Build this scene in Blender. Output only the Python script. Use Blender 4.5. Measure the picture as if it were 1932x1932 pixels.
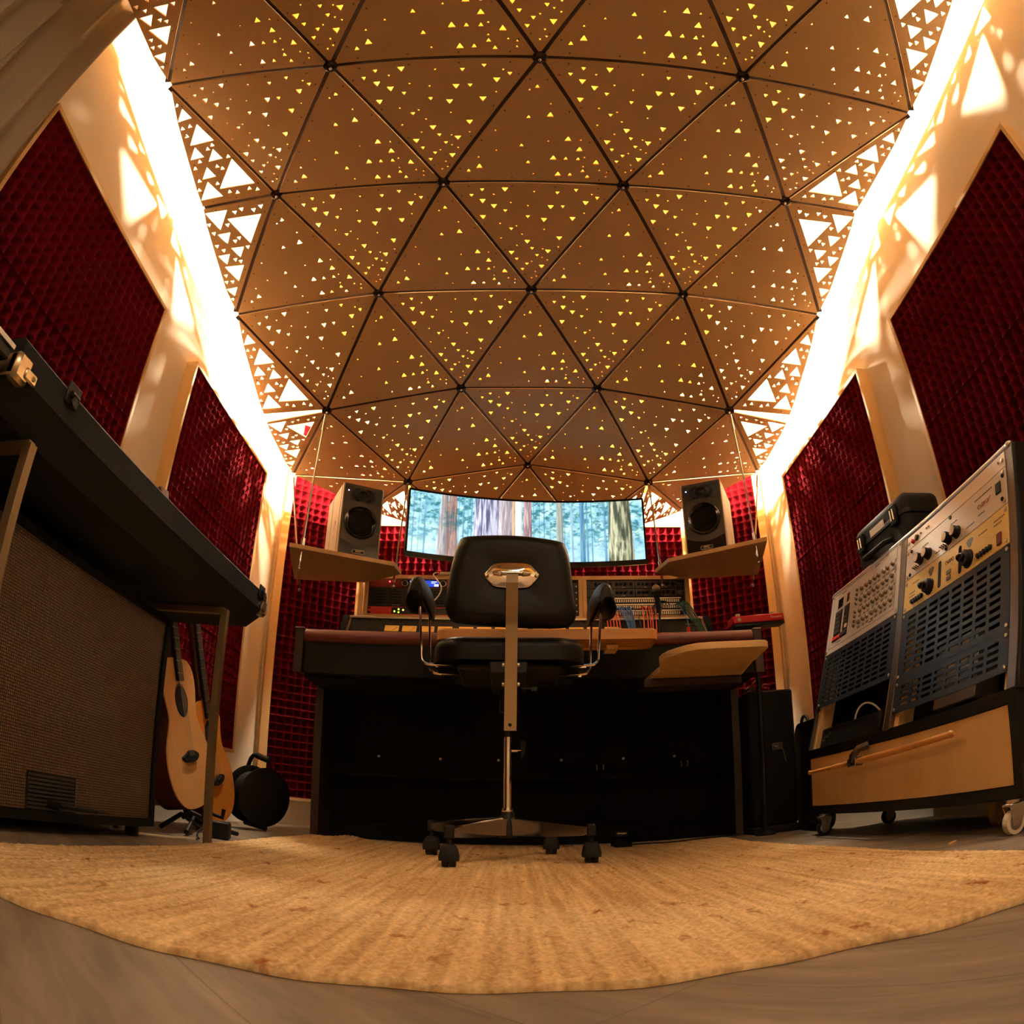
import bpy, bmesh, math, random
import numpy as np
from mathutils import Vector, Matrix
from mathutils.geometry import delaunay_2d_cdt
PI = math.pi
random.seed(7); rng = np.random.default_rng(7)
for o in list(bpy.data.objects): bpy.data.objects.remove(o)
SC = bpy.context.scene; COL = SC.collection
# ---------------------------------------------------------------- camera (fisheye lens close to the floor)
cd = bpy.data.cameras.new('camera'); cam = bpy.data.objects.new('camera', cd); COL.objects.link(cam)
cd.type = 'PANO'; cd.sensor_width = 36.0; cd.sensor_fit = 'HORIZONTAL'
_t = cd if hasattr(cd, 'panorama_type') else cd.cycles
_t.panorama_type = 'FISHEYE_EQUISOLID'
_t.fisheye_lens = 1308.1/1932*36.0
_t.fisheye_fov = math.radians(180)
cd.clip_start = 0.01
_R = Matrix.Rotation(math.radians(0.19), 3, 'Z') @ Matrix.Rotation(math.radians(24.18), 3, 'X') @ Matrix(((1,0,0),(0,0,-1),(0,1,0))) @ Matrix.Rotation(math.radians(0.35), 3, 'Z')
cam.matrix_world = Matrix.Translation((0,0,0.18)) @ _R.to_4x4()
SC.camera = cam
# ---------------------------------------------------------------- world, exposure
w = bpy.data.worlds.new('world'); SC.world = w; w.use_nodes = True
w.node_tree.nodes['Background'].inputs[0].default_value = (1.0,0.72,0.45,1); w.node_tree.nodes['Background'].inputs[1].default_value = 0.0
SC.view_settings.view_transform = 'Standard'; SC.view_settings.look = 'None'
SC.view_settings.exposure = 0.0; SC.view_settings.gamma = 1.0; SC.view_settings.use_curve_mapping = False
SC.cycles.use_denoising = True
SC.cycles.max_bounces = 8; SC.cycles.diffuse_bounces = 5; SC.cycles.sample_clamp_indirect = 12.0
WARM = (1.0, 0.84, 0.60)
BULB_L = 14500.0      # radiance of the small bulbs above the dome
STRIP_L = 15.0       # radiance of the LED strips above the struts
ROOM_W = 16.0        # watts of the ceiling lamp at the rear of the room
# the rear ceiling lamp's light
ld = bpy.data.lights.new('rear_lamp_light', 'AREA'); ld.shape = 'DISK'; ld.size = 0.5; ld.energy = ROOM_W; ld.color = (1.0, 0.86, 0.64)
lo = bpy.data.objects.new('rear_lamp_light', ld); COL.objects.link(lo); lo.location = (0.25, -0.55, 2.28)

# ---------------------------------------------------------------- helpers
def s2l(c):
    return tuple(((x/255)/12.92 if x/255 <= .04045 else ((x/255+.055)/1.055)**2.4) for x in c)
MATS = {}
def mat(name, col, rough=.6, metal=0.0, noise=0.0, nscale=40.0, bump=0.0, bscale=200.0, emit=None, estr=0.0, sheen=0.0, coat=0.0, stretch=None, spec=None, col2=None):
    if name in MATS: return MATS[name]
    m = bpy.data.materials.new(name); m.use_nodes = True; nt = m.node_tree; b = nt.nodes['Principled BSDF']
    c = s2l(col); b.inputs['Base Color'].default_value = (*c,1); b.inputs['Roughness'].default_value = rough; b.inputs['Metallic'].default_value = metal
    if spec is not None: b.inputs['Specular IOR Level'].default_value = spec
    if sheen: b.inputs['Sheen Weight'].default_value = sheen; b.inputs['Sheen Roughness'].default_value = .4; b.inputs['Sheen Tint'].default_value = (*[min(1,x*3+.1) for x in c],1)
    if coat: b.inputs['Coat Weight'].default_value = coat; b.inputs['Coat Roughness'].default_value = .1
    if emit: b.inputs['Emission Color'].default_value = (*s2l(emit),1); b.inputs['Emission Strength'].default_value = estr
    if noise or bump:
        tc = nt.nodes.new('ShaderNodeTexCoord'); mp = nt.nodes.new('ShaderNodeMapping'); nt.links.new(tc.outputs['Object'], mp.inputs[0])
        if stretch: mp.inputs['Scale'].default_value = stretch
    if noise:
        n = nt.nodes.new('ShaderNodeTexNoise'); n.inputs['Scale'].default_value = nscale; n.inputs['Detail'].default_value = 5
        r = nt.nodes.new('ShaderNodeValToRGB'); nt.links.new(mp.outputs[0], n.inputs[0]); nt.links.new(n.outputs[0], r.inputs[0])
        c2 = s2l(col2) if col2 else tuple(x*(1-noise) for x in c)
        r.color_ramp.elements[0].position = .3; r.color_ramp.elements[0].color = (*c2,1)
        r.color_ramp.elements[1].position = .7; r.color_ramp.elements[1].color = (*tuple(min(1,x*(1+noise*.6)) for x in c),1)
        nt.links.new(r.outputs[0], b.inputs['Base Color'])
    if bump:
        n = nt.nodes.new('ShaderNodeTexNoise'); n.inputs['Scale'].default_value = bscale; n.inputs['Detail'].default_value = 3
        bp = nt.nodes.new('ShaderNodeBump'); bp.inputs['Strength'].default_value = bump; bp.inputs['Distance'].default_value = .002
        nt.links.new(mp.outputs[0], n.inputs[0]); nt.links.new(n.outputs[0], bp.inputs['Height']); nt.links.new(bp.outputs[0], b.inputs['Normal'])
    MATS[name] = m; return m

def frame(o, u, v, w=None):
    o, u, v = Vector(o), Vector(u).normalized(), Vector(v).normalized()
    w = Vector(w).normalized() if w is not None else u.cross(v).normalized()
    return Matrix(((u.x,v.x,w.x,o.x),(u.y,v.y,w.y,o.y),(u.z,v.z,w.z,o.z),(0,0,0,1)))

class MB:
    def __init__(s): s.v=[]; s.f=[]; s.mi=[]; s.m=0
    def add(s, V, F, M=None):
        b=len(s.v)
        for p in V:
            p=Vector(p); s.v.append(tuple(M@p) if M is not None else tuple(p))
        for f in F: s.f.append(tuple(i+b for i in f)); s.mi.append(s.m)
        return s
    def box(s,x0,x1,y0,y1,z0,z1,bev=0.0,M=None):
        if x0>x1:x0,x1=x1,x0
        if y0>y1:y0,y1=y1,y0
        if z0>z1:z0,z1=z1,z0
        b=min(bev,(x1-x0)*.49,(y1-y0)*.49,(z1-z0)*.49)
        if b<=0:
            V=[(x0,y0,z0),(x1,y0,z0),(x1,y1,z0),(x0,y1,z0),(x0,y0,z1),(x1,y0,z1),(x1,y1,z1),(x0,y1,z1)]
            return s.add(V,[(0,3,2,1),(4,5,6,7),(0,1,5,4),(1,2,6,5),(2,3,7,6),(3,0,4,7)],M)
        V=[];ix={}
        for i,x in enumerate((x0,x1)):
            for j,y in enumerate((y0,y1)):
                for k,z in enumerate((z0,z1)):
                    sx=b if i==0 else -b; sy=b if j==0 else -b; sz=b if k==0 else -b
                    ix[i,j,k]=len(V); V+=[(x,y+sy,z+sz),(x+sx,y,z+sz),(x+sx,y+sy,z)]
        F=[]
        g=lambda i,j,k,a: ix[i,j,k]+a
        F+=[(g(0,0,0,0),g(0,0,1,0),g(0,1,1,0),g(0,1,0,0)),(g(1,0,0,0),g(1,1,0,0),g(1,1,1,0),g(1,0,1,0)),
            (g(0,0,0,1),g(1,0,0,1),g(1,0,1,1),g(0,0,1,1)),(g(0,1,0,1),g(0,1,1,1),g(1,1,1,1),g(1,1,0,1)),
            (g(0,0,0,2),g(0,1,0,2),g(1,1,0,2),g(1,0,0,2)),(g(0,0,1,2),g(1,0,1,2),g(1,1,1,2),g(0,1,1,2))]
        for j in (0,1):
            for k in (0,1): F.append((g(0,j,k,1),g(1,j,k,1),g(1,j,k,2),g(0,j,k,2)))
        for i in (0,1):
            for k in (0,1): F.append((g(i,0,k,0),g(i,1,k,0),g(i,1,k,2),g(i,0,k,2)))
        for i in (0,1):
            for j in (0,1): F.append((g(i,j,0,0),g(i,j,1,0),g(i,j,1,1),g(i,j,0,1)))
        for i in (0,1):
            for j in (0,1):
                for k in (0,1): F.append((g(i,j,k,0),g(i,j,k,1),g(i,j,k,2)))
        return s.add(V,F,M)
    def ring(s, rings, closed=True, cap0=True, cap1=True, M=None):
        n=len(rings[0]); V=[p for r in rings for p in r]; F=[]
        for a in range(len(rings)-1):
            for i in range(n if closed else n-1):
                j=(i+1)%n; F.append((a*n+i,a*n+j,(a+1)*n+j,(a+1)*n+i))
        if cap0: F.append(tuple(range(n-1,-1,-1)))
        if cap1: F.append(tuple((len(rings)-1)*n+i for i in range(n)))
        return s.add(V,F,M)
    def cyl(s,p0,p1,r0,r1=None,n=16,M=None):
        return s.tube([p0,p1],r0,n,r1,M)
    def tube(s,pts,r,n=8,r1=None,M=None):
        pts=[Vector(p) for p in pts]; R=[]; N=len(pts)
        t=(pts[1]-pts[0]).normalized(); a=Vector((0,0,1)) if abs(t.z)<.9 else Vector((1,0,0))
        u=t.cross(a).normalized()
        for i,p in enumerate(pts):
            if i==0: t2=(pts[1]-pts[0]).normalized()
            elif i==N-1: t2=(pts[-1]-pts[-2]).normalized()
            else: t2=((pts[i+1]-p).normalized()+(p-pts[i-1]).normalized()).normalized()
            u=(u-t2*u.dot(t2)).normalized(); v=t2.cross(u)
            rr=r if r1 is None else r+(r1-r)*i/(N-1)
            if isinstance(r,(list,tuple)): rr=r[i]
            R.append([tuple(p+(u*math.cos(k*2*PI/n)+v*math.sin(k*2*PI/n))*rr) for k in range(n)])
        return s.ring(R,M=M)
    def lathe(s,prof,o,axis,n=24,M=None):
        ax=Vector(axis).normalized(); a=Vector((0,0,1)) if abs(ax.z)<.9 else Vector((1,0,0)); u=ax.cross(a).normalized(); v=ax.cross(u); o=Vector(o)
        R=[[tuple(o+ax*h+(u*math.cos(k*2*PI/n)+v*math.sin(k*2*PI/n))*max(r,1e-5)) for k in range(n)] for r,h in prof]
        return s.ring(R,M=M)
    def prism(s,poly,M,d,d0=0.0):
        n=len(poly)
        V=[(x,y,d0) for x,y in poly]+[(x,y,d) for x,y in poly]
        F=[tuple(range(n-1,-1,-1)),tuple(range(n,2*n))]+[(i,(i+1)%n,n+(i+1)%n,n+i) for i in range(n)]
        return s.add(V,F,M)
    def sphere(s,c,r,n=12,M=None):
        r=(r,r,r) if not isinstance(r,(tuple,list)) else r
        R=[[ (c[0]+r[0]*math.sin(a)*math.cos(k*2*PI/n), c[1]+r[1]*math.sin(a)*math.sin(k*2*PI/n), c[2]-r[2]*math.cos(a)) for k in range(n)] for a in [max(1e-3,PI*i/(n//2)) for i in range(n//2)]+[PI-1e-3]]
        return s.ring(R,M=M)
    def cushion(s,poly,M,thick,er,steps=5,dome=0.0,dimple=None):
        # rounded slab: outline poly in the frame's xy, thickness along z, edge radius er
        P=[Vector((x,y,0)) for x,y in poly]; n=len(P); c=sum(P,Vector())/n
        def inset(d):
            o=[]
            for i in range(n):
                a=(P[i]-P[i-1]).normalized(); b=(P[(i+1)%n]-P[i]).normalized(); nn=Vector((-(a.y+b.y),a.x+b.x,0))
                nn=nn.normalized() if nn.length>1e-6 else Vector((-a.y,a.x,0))
                o.append(P[i]+nn*d)
            return o
        R=[]
        for k in range(steps+1):
            t=k/steps*PI/2; R.append([tuple(p+Vector((0,0,er*(1-math.sin(t))))) for p in inset(er*(1-math.sin(t+0))*0+er*(1-math.cos(PI/2-t)))][:])
        R2=[]
        for k in range(steps+1):
            t=k/steps*PI/2; R2.append([tuple(p+Vector((0,0,thick-er+er*math.sin(t)))) for p in inset(er*(1-math.cos(t)))])
        top=inset(er)
        R3=[]
        for q in (.75,.5,.25,.02):
            h=thick+dome*(1-q*q)
            R3.append([tuple(c+(p-c)*q+Vector((0,0,h))) for p in top])
        return s.ring(R+R2+R3,M=M)
    def text(s,txt,size,M,depth=0.0006,align='CENTER'):
        cu=bpy.data.curves.new('txt','FONT'); cu.body=txt; cu.size=size; cu.align_x=align; cu.align_y='CENTER'; cu.extrude=depth; cu.resolution_u=3
        ob=bpy.data.objects.new('txt',cu); COL.objects.link(ob); dg=bpy.context.evaluated_depsgraph_get(); me=bpy.data.meshes.new_from_object(ob.evaluated_get(dg))
        s.add([tuple(v.co) for v in me.vertices],[tuple(p.vertices) for p in me.polygons],M)
        bpy.data.objects.remove(ob); bpy.data.meshes.remove(me); bpy.data.curves.remove(cu); return s
    def build(s,name,m,parent=None,smooth=True,ang=38):
        me=bpy.data.meshes.new(name); me.from_pydata(s.v,[],s.f)
        for x in (m if isinstance(m,(list,tuple)) else [m]): me.materials.append(x)
        if any(s.mi): me.polygons.foreach_set('material_index',s.mi)
        bm=bmesh.new(); bm.from_mesh(me); bmesh.ops.recalc_face_normals(bm,faces=bm.faces); bm.to_mesh(me); bm.free()
        if smooth:
            me.polygons.foreach_set('use_smooth',[True]*len(me.polygons)); me.set_sharp_from_angle(angle=math.radians(ang))
        me.update()
        ob=bpy.data.objects.new(name,me); COL.objects.link(ob)
        if parent is not None: ob.parent=parent
        return ob

def thing(name,label,cat,loc=(0,0,0),rotz=0.0,group=None,rot=None):
    o=bpy.data.objects.new(name,None); COL.objects.link(o); o.empty_display_size=.05
    o.location=loc; o.rotation_euler=rot if rot is not None else (0,0,rotz)
    o['label']=label; o['category']=cat
    if group: o['group']=group
    return o
def tag(o,label,cat,group=None):
    o['label']=label; o['category']=cat
    if group: o['group']=group
    return o
def dup(root,loc=None,label=None,rotz=None,scale=None):
    r=root.copy(); COL.objects.link(r)
    if loc is not None: r.location=loc
    if rotz is not None: r.rotation_euler=(0,0,rotz)
    if scale is not None: r.scale=scale
    if label: r['label']=label
    for ch in list(root.children):
        c=ch.copy(); COL.objects.link(c); c.parent=r
        for g in list(ch.children):
            d=g.copy(); COL.objects.link(d); d.parent=c
    return r
def struct(name,mb,m,smooth=False):
    o=mb.build(name,m,None,smooth); o['kind']='structure'; return o
def label(o,t): o['label']=t; return o
def bez(p0,p1,p2,p3,n=12):
    p0,p1,p2,p3=map(Vector,(p0,p1,p2,p3))
    return [p0*(1-t)**3+p1*3*t*(1-t)**2+p2*3*t*t*(1-t)+p3*t**3 for t in [i/n for i in range(n+1)]]

# ---------------------------------------------------------------- materials
M_wall = mat('white_wall_paint',(234,222,202),.85,bump=.15,bscale=120)
M_floor= None
M_insul= mat('yellow_insulation',(244,182,34),.9,noise=.25,nscale=30)
M_mdf  = mat('dome_board',(200,164,114),.42,noise=.10,nscale=260,spec=.35)
M_ply  = mat('birch_plywood',(222,182,124),.5,noise=.10,nscale=14,stretch=(1,1,.12))
M_plyE = mat('plywood_edge',(196,150,92),.55,noise=.2,nscale=30)
M_oak  = mat('oak_board',(198,140,74),.45,noise=.3,nscale=14,stretch=(.12,3,3))
M_foam = mat('red_foam',(104,8,22),.95,sheen=.5,noise=.15,nscale=300,spec=.1)
M_strut= mat('strut_metal',(58,40,28),.55,metal=.2)
M_chrome=mat('chrome',(226,220,212),.08,metal=1.0)
M_steel= mat('brushed_steel',(196,186,170),.28,metal=1.0)
M_satin= mat('satin_steel',(158,136,104),.34,metal=.9)
M_alu  = mat('aluminium',(176,176,176),.35,metal=.9)
M_black= mat('black_paint',(15,13,12),.5,spec=.3)
M_blackm=mat('black_matt',(11,10,9),.8,spec=.2)
M_tolex= mat('black_tolex',(24,25,27),.75,bump=.5,bscale=500,spec=.25)
M_leath= mat('black_leather',(16,13,11),.40,bump=.12,bscale=350,spec=.18)
M_rubber=mat('black_rubber',(21,19,17),.7,spec=.3)
M_brown= mat('walnut_cheek',(46,26,16),.5,noise=.3,nscale=20,stretch=(3,3,.2))
M_arm  = mat('oxblood_leather',(96,40,34),.5,bump=.2,bscale=300)
M_grey = mat('console_grey',(54,50,45),.65,noise=.1,nscale=200,spec=.25)
M_silver=mat('silver_trim',(196,186,170),.3,metal=.7)
M_red  = mat('red_anodised',(176,20,22),.4,metal=.2)
M_redo = mat('orange_red',(236,70,40),.4)
M_cream= mat('cream',(222,206,180),.6)
M_white= mat('white_plastic',(232,226,214),.4)
M_gold = mat('gold_panel',(224,194,118),.42,metal=.15,noise=.05,nscale=60)
M_pink = mat('champagne_panel',(222,206,190),.42,metal=.2)
M_pnl  = mat('grey_panel',(206,196,186),.42,metal=.25)
M_blue = mat('blue_panel',(28,40,54),.38,metal=.35)
M_steelpost=mat('post_grey',(120,112,104),.32,metal=.9)
M_cloth= mat('grey_curtain',(132,116,94),.85,noise=.08,nscale=200,sheen=.2)
M_orange=mat('orange_cable',(246,104,56),.5)
M_bluec= mat('blue_cable',(72,124,204),.5)
M_green= mat('green_cable',(26,74,48),.5)
M_spkside=mat('speaker_side',(176,164,146),.5,noise=.05,nscale=150)
M_baffle=mat('speaker_baffle',(58,50,42),.6,noise=.1,nscale=300)
M_gloss= mat('gloss_black',(10,9,9),.16)
M_spruce=mat('spruce_top',(222,170,112),.3,noise=.12,nscale=30,stretch=(1,14,1),coat=.4)
M_amber= mat('amber_top',(206,130,48),.3,noise=.12,nscale=30,stretch=(1,14,1),coat=.4)
M_mahog= mat('dark_red_wood',(70,24,16),.4)
M_led_r= mat('led_red',(60,0,0),.4,emit=(255,60,70),estr=6)
M_led_g= mat('led_green',(60,80,0),.4,emit=(180,255,60),estr=3)
M_led_y= mat('led_amber',(80,60,0),.4,emit=(255,190,70),estr=4)
M_led_b= mat('led_blue',(20,20,80),.4,emit=(190,190,255),estr=6)
M_disp = mat('display_blue',(10,14,60),.3,emit=(40,80,220),estr=1.0)
M_dispw= mat('display_white',(200,210,255),.3,emit=(220,230,255),estr=1.6)
M_vu   = mat('meter_face',(224,160,70),.5,emit=(236,160,60),estr=.35)
M_dark = mat('dark_gap',(8,7,6),.9)
M_bulb = mat('bulb_glow',(255,240,220),.5)
b=M_bulb.node_tree.nodes['Principled BSDF']; b.inputs['Emission Color'].default_value=(*WARM,1); b.inputs['Emission Strength'].default_value=BULB_L
M_strip= mat('led_strip_glow',(255,240,220),.5)
b=M_strip.node_tree.nodes['Principled BSDF']; b.inputs['Emission Color'].default_value=(1,.74,.5,1); b.inputs['Emission Strength'].default_value=STRIP_L

def floor_mat():
    m=bpy.data.materials.new('grey_oak_floor'); m.use_nodes=True; nt=m.node_tree; L=nt.links; N=nt.nodes.new; b=nt.nodes['Principled BSDF']
    tc=N('ShaderNodeTexCoord'); mp=N('ShaderNodeMapping'); mp.inputs['Rotation'].default_value=(0,0,math.radians(47)); L.new(tc.outputs['Object'],mp.inputs[0])
    br=N('ShaderNodeTexBrick'); br.inputs['Scale'].default_value=1; br.inputs['Brick Width'].default_value=.9; br.inputs['Row Height'].default_value=.18; br.inputs['Mortar Size'].default_value=.0012
    br.inputs['Color1'].default_value=(.9,.9,.9,1); br.inputs['Color2'].default_value=(.62,.62,.62,1); br.inputs['Mortar'].default_value=(.2,.2,.2,1); br.offset=.37
    L.new(mp.outputs[0],br.inputs[0])
    mp2=N('ShaderNodeMapping'); mp2.inputs['Scale'].default_value=(1.6,9,1); L.new(mp.outputs[0],mp2.inputs[0])
    add=N('ShaderNodeVectorMath'); add.operation='ADD'; sc=N('ShaderNodeVectorMath'); sc.operation='SCALE'; sc.inputs['Scale'].default_value=7.0
    L.new(br.outputs['Color'],sc.inputs[0]); L.new(mp2.outputs[0],add.inputs[0]); L.new(sc.outputs[0],add.inputs[1])
    nz=N('ShaderNodeTexNoise'); nz.inputs['Scale'].default_value=1.6; nz.inputs['Detail'].default_value=2; nz.inputs['Distortion'].default_value=.6; L.new(add.outputs[0],nz.inputs[0])
    mul=N('ShaderNodeMath'); mul.operation='MULTIPLY'; mul.inputs[1].default_value=11; L.new(nz.outputs[0],mul.inputs[0])
    sn=N('ShaderNodeMath'); sn.operation='SINE'; mu2=N('ShaderNodeMath'); mu2.operation='MULTIPLY'; mu2.inputs[1].default_value=5; L.new(mul.outputs[0],mu2.inputs[0]); L.new(mu2.outputs[0],sn.inputs[0])
    fine=N('ShaderNodeTexNoise'); fine.inputs['Scale'].default_value=3; fine.inputs['Detail'].default_value=5; mp3=N('ShaderNodeMapping'); mp3.inputs['Scale'].default_value=(1,7,1); L.new(mp.outputs[0],mp3.inputs[0]); L.new(mp3.outputs[0],fine.inputs[0])
    a2=N('ShaderNodeMath'); a2.operation='MULTIPLY_ADD'; a2.inputs[1].default_value=.035; L.new(sn.outputs[0],a2.inputs[0]); L.new(fine.outputs[0],a2.inputs[2])
    r=N('ShaderNodeValToRGB'); r.color_ramp.elements[0].position=.32; r.color_ramp.elements[0].color=(*s2l((100,88,76)),1); r.color_ramp.elements[1].position=.72; r.color_ramp.elements[1].color=(*s2l((146,130,114)),1)
    L.new(a2.outputs[0],r.inputs[0])
    mx=N('ShaderNodeMix'); mx.data_type='RGBA'; mx.blend_type='MULTIPLY'; mx.inputs[0].default_value=.55; L.new(r.outputs[0],mx.inputs[6]); L.new(br.outputs['Color'],mx.inputs[7]); L.new(mx.outputs[2],b.inputs['Base Color'])
    b.inputs['Roughness'].default_value=.5
    return m
M_floor=floor_mat()

# ---------------------------------------------------------------- room shell
XL,XR,YC,YB,YF,ZC=-1.28,1.40,3.325,3.612,-1.9,2.52
CLx,CRx=-.87,.99
mb=MB(); mb.box(-2.6,2.6,YF-.1,4.1,-.12,0); struct('floor',mb,M_floor)
mb=MB(); mb.box(-2.6,2.6,YF-.1,4.1,ZC,ZC+.1); struct('ceiling',mb,M_wall)
mb=MB(); mb.box(-.92,1.05,YF+.05,3.58,ZC-.03,ZC-.0005); struct('ceiling_insulation',mb,M_insul)
mb=MB(); mb.box(-.80,.92,YB-.03,YB-.0005,1.93,ZC-.031); struct('wall_back_insulation',mb,M_insul)
mb=MB(); mb.box(XL-.12,XL,YF,YC,0,ZC); struct('wall_left',mb,M_wall)
mb=MB(); mb.box(XR,XR+.12,YF,YC,0,ZC); struct('wall_right',mb,M_wall)
mb=MB(); mb.box(XL-.12,XR+.12,YF-.12,YF,0,ZC); struct('wall_front',mb,M_wall)
mb=MB(); mb.box(CLx,CRx,YB,YB+.12,0,ZC); struct('wall_back',mb,M_wall)
fr=[(0,0),(.52,0)]
mb=MB(); mb.prism([(XL,YC),(CLx,YB),(CLx,YB+.12),(XL-.12,YC+.12),(XL-.12,YC)],Matrix.Identity(4),ZC); struct('wall_back_left',mb,M_wall)
mb=MB(); mb.prism([(XR,YC),(CRx,YB),(CRx,YB+.12),(XR+.12,YC+.12),(XR+.12,YC)],Matrix.Identity(4),ZC); struct('wall_back_right',mb,M_wall)
for nm,x0,x1 in (('baseboard_left',XL,XL+.012),('baseboard_right',XR-.012,XR)):
    mb=MB(); mb.box(x0,x1,YF,YC,0,.055); struct(nm,mb,M_white)

# ---------------------------------------------------------------- rug
def rug():
    x0,x1,y0,y1=-.785,.785,.606,2.66
    nx,ny=400,250
    xs=np.linspace(x0,x1,nx); ys=np.linspace(y0,y1,ny)
    X,Y=np.meshgrid(xs,ys)
    def edge(x): return .005*np.sin(x*7+.6)+.028*np.exp(-((x-.30)/.13)**2)-.016*np.abs(x)/.8+.004*np.sin(x*41)
    fade=np.clip(1-(Y-y0)/.35,0,1)
    Y2=Y+edge(X)*fade
    X2=X+ (.008*np.sin(Y*5.1)+.003*np.sin(Y*13+1))*np.clip((np.abs(X)-.5)/.28,0,1)
    pitch=.017
    u=X/pitch; v=Y/.022
    ridge=np.abs(np.sin(PI*u))**.6
    ph=rng.uniform(0,6.3,400); twist=.5+.5*np.sin(2*PI*v*(.8+.4*ph[::-1][(np.floor(u)%399).astype(int)]/6.3)+ph[(np.floor(u)%399).astype(int)])
    Z=.0085+.0030*ridge*(.6+.4*twist)+.0012*rng.standard_normal(X.shape)*.8
    e=np.minimum(np.minimum(X-x0,x1-X),np.minimum(Y-y0,y1-Y)); Z*=np.clip(e/.004,0.75,1)
    Z+=.012*np.exp(-(((X+.62)/.05)**2+((Y-2.63)/.06)**2))
    V=np.stack([X2,Y2,Z],-1).reshape(-1,3)
    idx=np.arange(nx*ny).reshape(ny,nx)
    F=np.stack([idx[:-1,:-1],idx[:-1,1:],idx[1:,1:],idx[1:,:-1]],-1).reshape(-1,4)
    bd=np.concatenate([idx[0,:],idx[1:,-1],idx[-1,-2::-1],idx[-2:0:-1,0]])
    B=V[bd].copy(); B[:,2]=.0005; nb=len(bd)
    V=np.concatenate([V,B]); k=np.arange(nb)
    F2=np.stack([bd,nx*ny+k,nx*ny+(k+1)%nb,bd[(k+1)%nb]],-1)
    me=bpy.data.meshes.new('jute_rug'); me.from_pydata(V.tolist(),[],F.tolist()+F2.tolist())
    me.polygons.foreach_set('use_smooth',[True]*len(me.polygons))
    m=bpy.data.materials.new('jute'); m.use_nodes=True; nt=m.node_tree; L=nt.links; N=nt.nodes.new; b=nt.nodes['Principled BSDF']; b.inputs['Roughness'].default_value=.85; b.inputs['Specular IOR Level'].default_value=.15
    tc=N('ShaderNodeTexCoord'); mp=N('ShaderNodeMapping'); mp.inputs['Scale'].default_value=(58,2.2,1); L.new(tc.outputs['Object'],mp.inputs[0])
    n1=N('ShaderNodeTexNoise'); n1.inputs['Scale'].default_value=1; n1.inputs['Detail'].default_value=3; L.new(mp.outputs[0],n1.inputs[0])
    n2=N('ShaderNodeTexNoise'); n2.inputs['Scale'].default_value=120; n2.inputs['Detail'].default_value=6; L.new(tc.outputs['Object'],n2.inputs[0])
    mp3=N('ShaderNodeMapping'); mp3.inputs['Scale'].default_value=(20,14,1); L.new(tc.outputs['Object'],mp3.inputs[0])
    n3=N('ShaderNodeTexNoise'); n3.inputs['Scale'].default_value=1; n3.inputs['Detail'].default_value=5; n3.inputs['Distortion'].default_value=.4; L.new(mp3.outputs[0],n3.inputs[0])
    ad=N('ShaderNodeMath'); ad.operation='ADD'; L.new(n1.outputs[0],ad.inputs[0]); L.new(n2.outputs[0],ad.inputs[1])
    r=N('ShaderNodeValToRGB'); L.new(ad.outputs[0],r.inputs[0]); ad.use_clamp=False
    mm=N('ShaderNodeMath'); mm.operation='MULTIPLY'; mm.inputs[1].default_value=.5; L.new(ad.outputs[0],mm.inputs[0]); L.new(mm.outputs[0],r.inputs[0])
    E=r.color_ramp.elements; E[0].position=.32; E[0].color=(*s2l((166,130,84)),1); E[1].position=.66; E[1].color=(*s2l((236,206,156)),1)
    r2=N('ShaderNodeValToRGB'); L.new(n3.outputs[0],r2.inputs[0]); E=r2.color_ramp.elements; E[0].position=.62; E[0].color=(0,0,0,1); E[1].position=.72; E[1].color=(1,1,1,1)
    mx=N('ShaderNodeMix'); mx.data_type='RGBA'; L.new(r2.outputs[0],mx.inputs[0]); L.new(r.outputs[0],mx.inputs[6]); mx.inputs[7].default_value=(*s2l((146,84,34)),1)
    L.new(mx.outputs[2],b.inputs['Base Color'])
    bp=N('ShaderNodeBump'); bp.inputs['Strength'].default_value=.8; bp.inputs['Distance'].default_value=.003; L.new(n2.outputs[0],bp.inputs['Height']); L.new(bp.outputs[0],b.inputs['Normal'])
    me.materials.append(m)
    o=bpy.data.objects.new('jute_rug',me); COL.objects.link(o)
    tag(o,'straw coloured braided jute rug covering the middle of the floor','rug')
rug()

# ---------------------------------------------------------------- acoustic panels
FOAM={}
def foam_mesh(w,h,nx,nz,depth=.039,res=8):
    key=(round(w,3),round(h,3),nx,nz)
    if key in FOAM: return FOAM[key]
    X,Z=np.meshgrid(np.linspace(0,w,nx*res+1),np.linspace(0,h,nz*res+1))
    u=X/w*nx; v=Z/h*nz
    pit=(np.abs(np.sin(PI*u)*np.sin(PI*v)))**.62
    e=np.minimum(np.minimum(X,w-X),np.minimum(Z,h-Z)); k=np.clip(e/.02,0,1)
    ridge=1-.22*k*(1-np.maximum(np.abs(np.sin(PI*u)),np.abs(np.sin(PI*v))))
    D=(depth*ridge*(1-pit)+.004)*(.93+.07*k)
    V=np.stack([X,-D,Z],-1).reshape(-1,3); n,m=X.shape; idx=np.arange(n*m).reshape(n,m)
    F=np.stack([idx[:-1,:-1],idx[:-1,1:],idx[1:,1:],idx[1:,:-1]],-1).reshape(-1,4)
    me=bpy.data.meshes.new('foam_tile'); 
    me.vertices.add(len(V)); me.vertices.foreach_set('co',V.ravel()); me.loops.add(F.size); me.loops.foreach_set('vertex_index',F.ravel().astype(np.int32)); me.polygons.add(len(F)); me.polygons.foreach_set('loop_start',np.arange(0,F.size,4,dtype=np.int32))
    me.update(calc_edges=True); me.validate(); me.polygons.foreach_set('use_smooth',[True]*len(me.polygons)); me.materials.append(M_foam)
    FOAM[key]=me; return me
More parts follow.
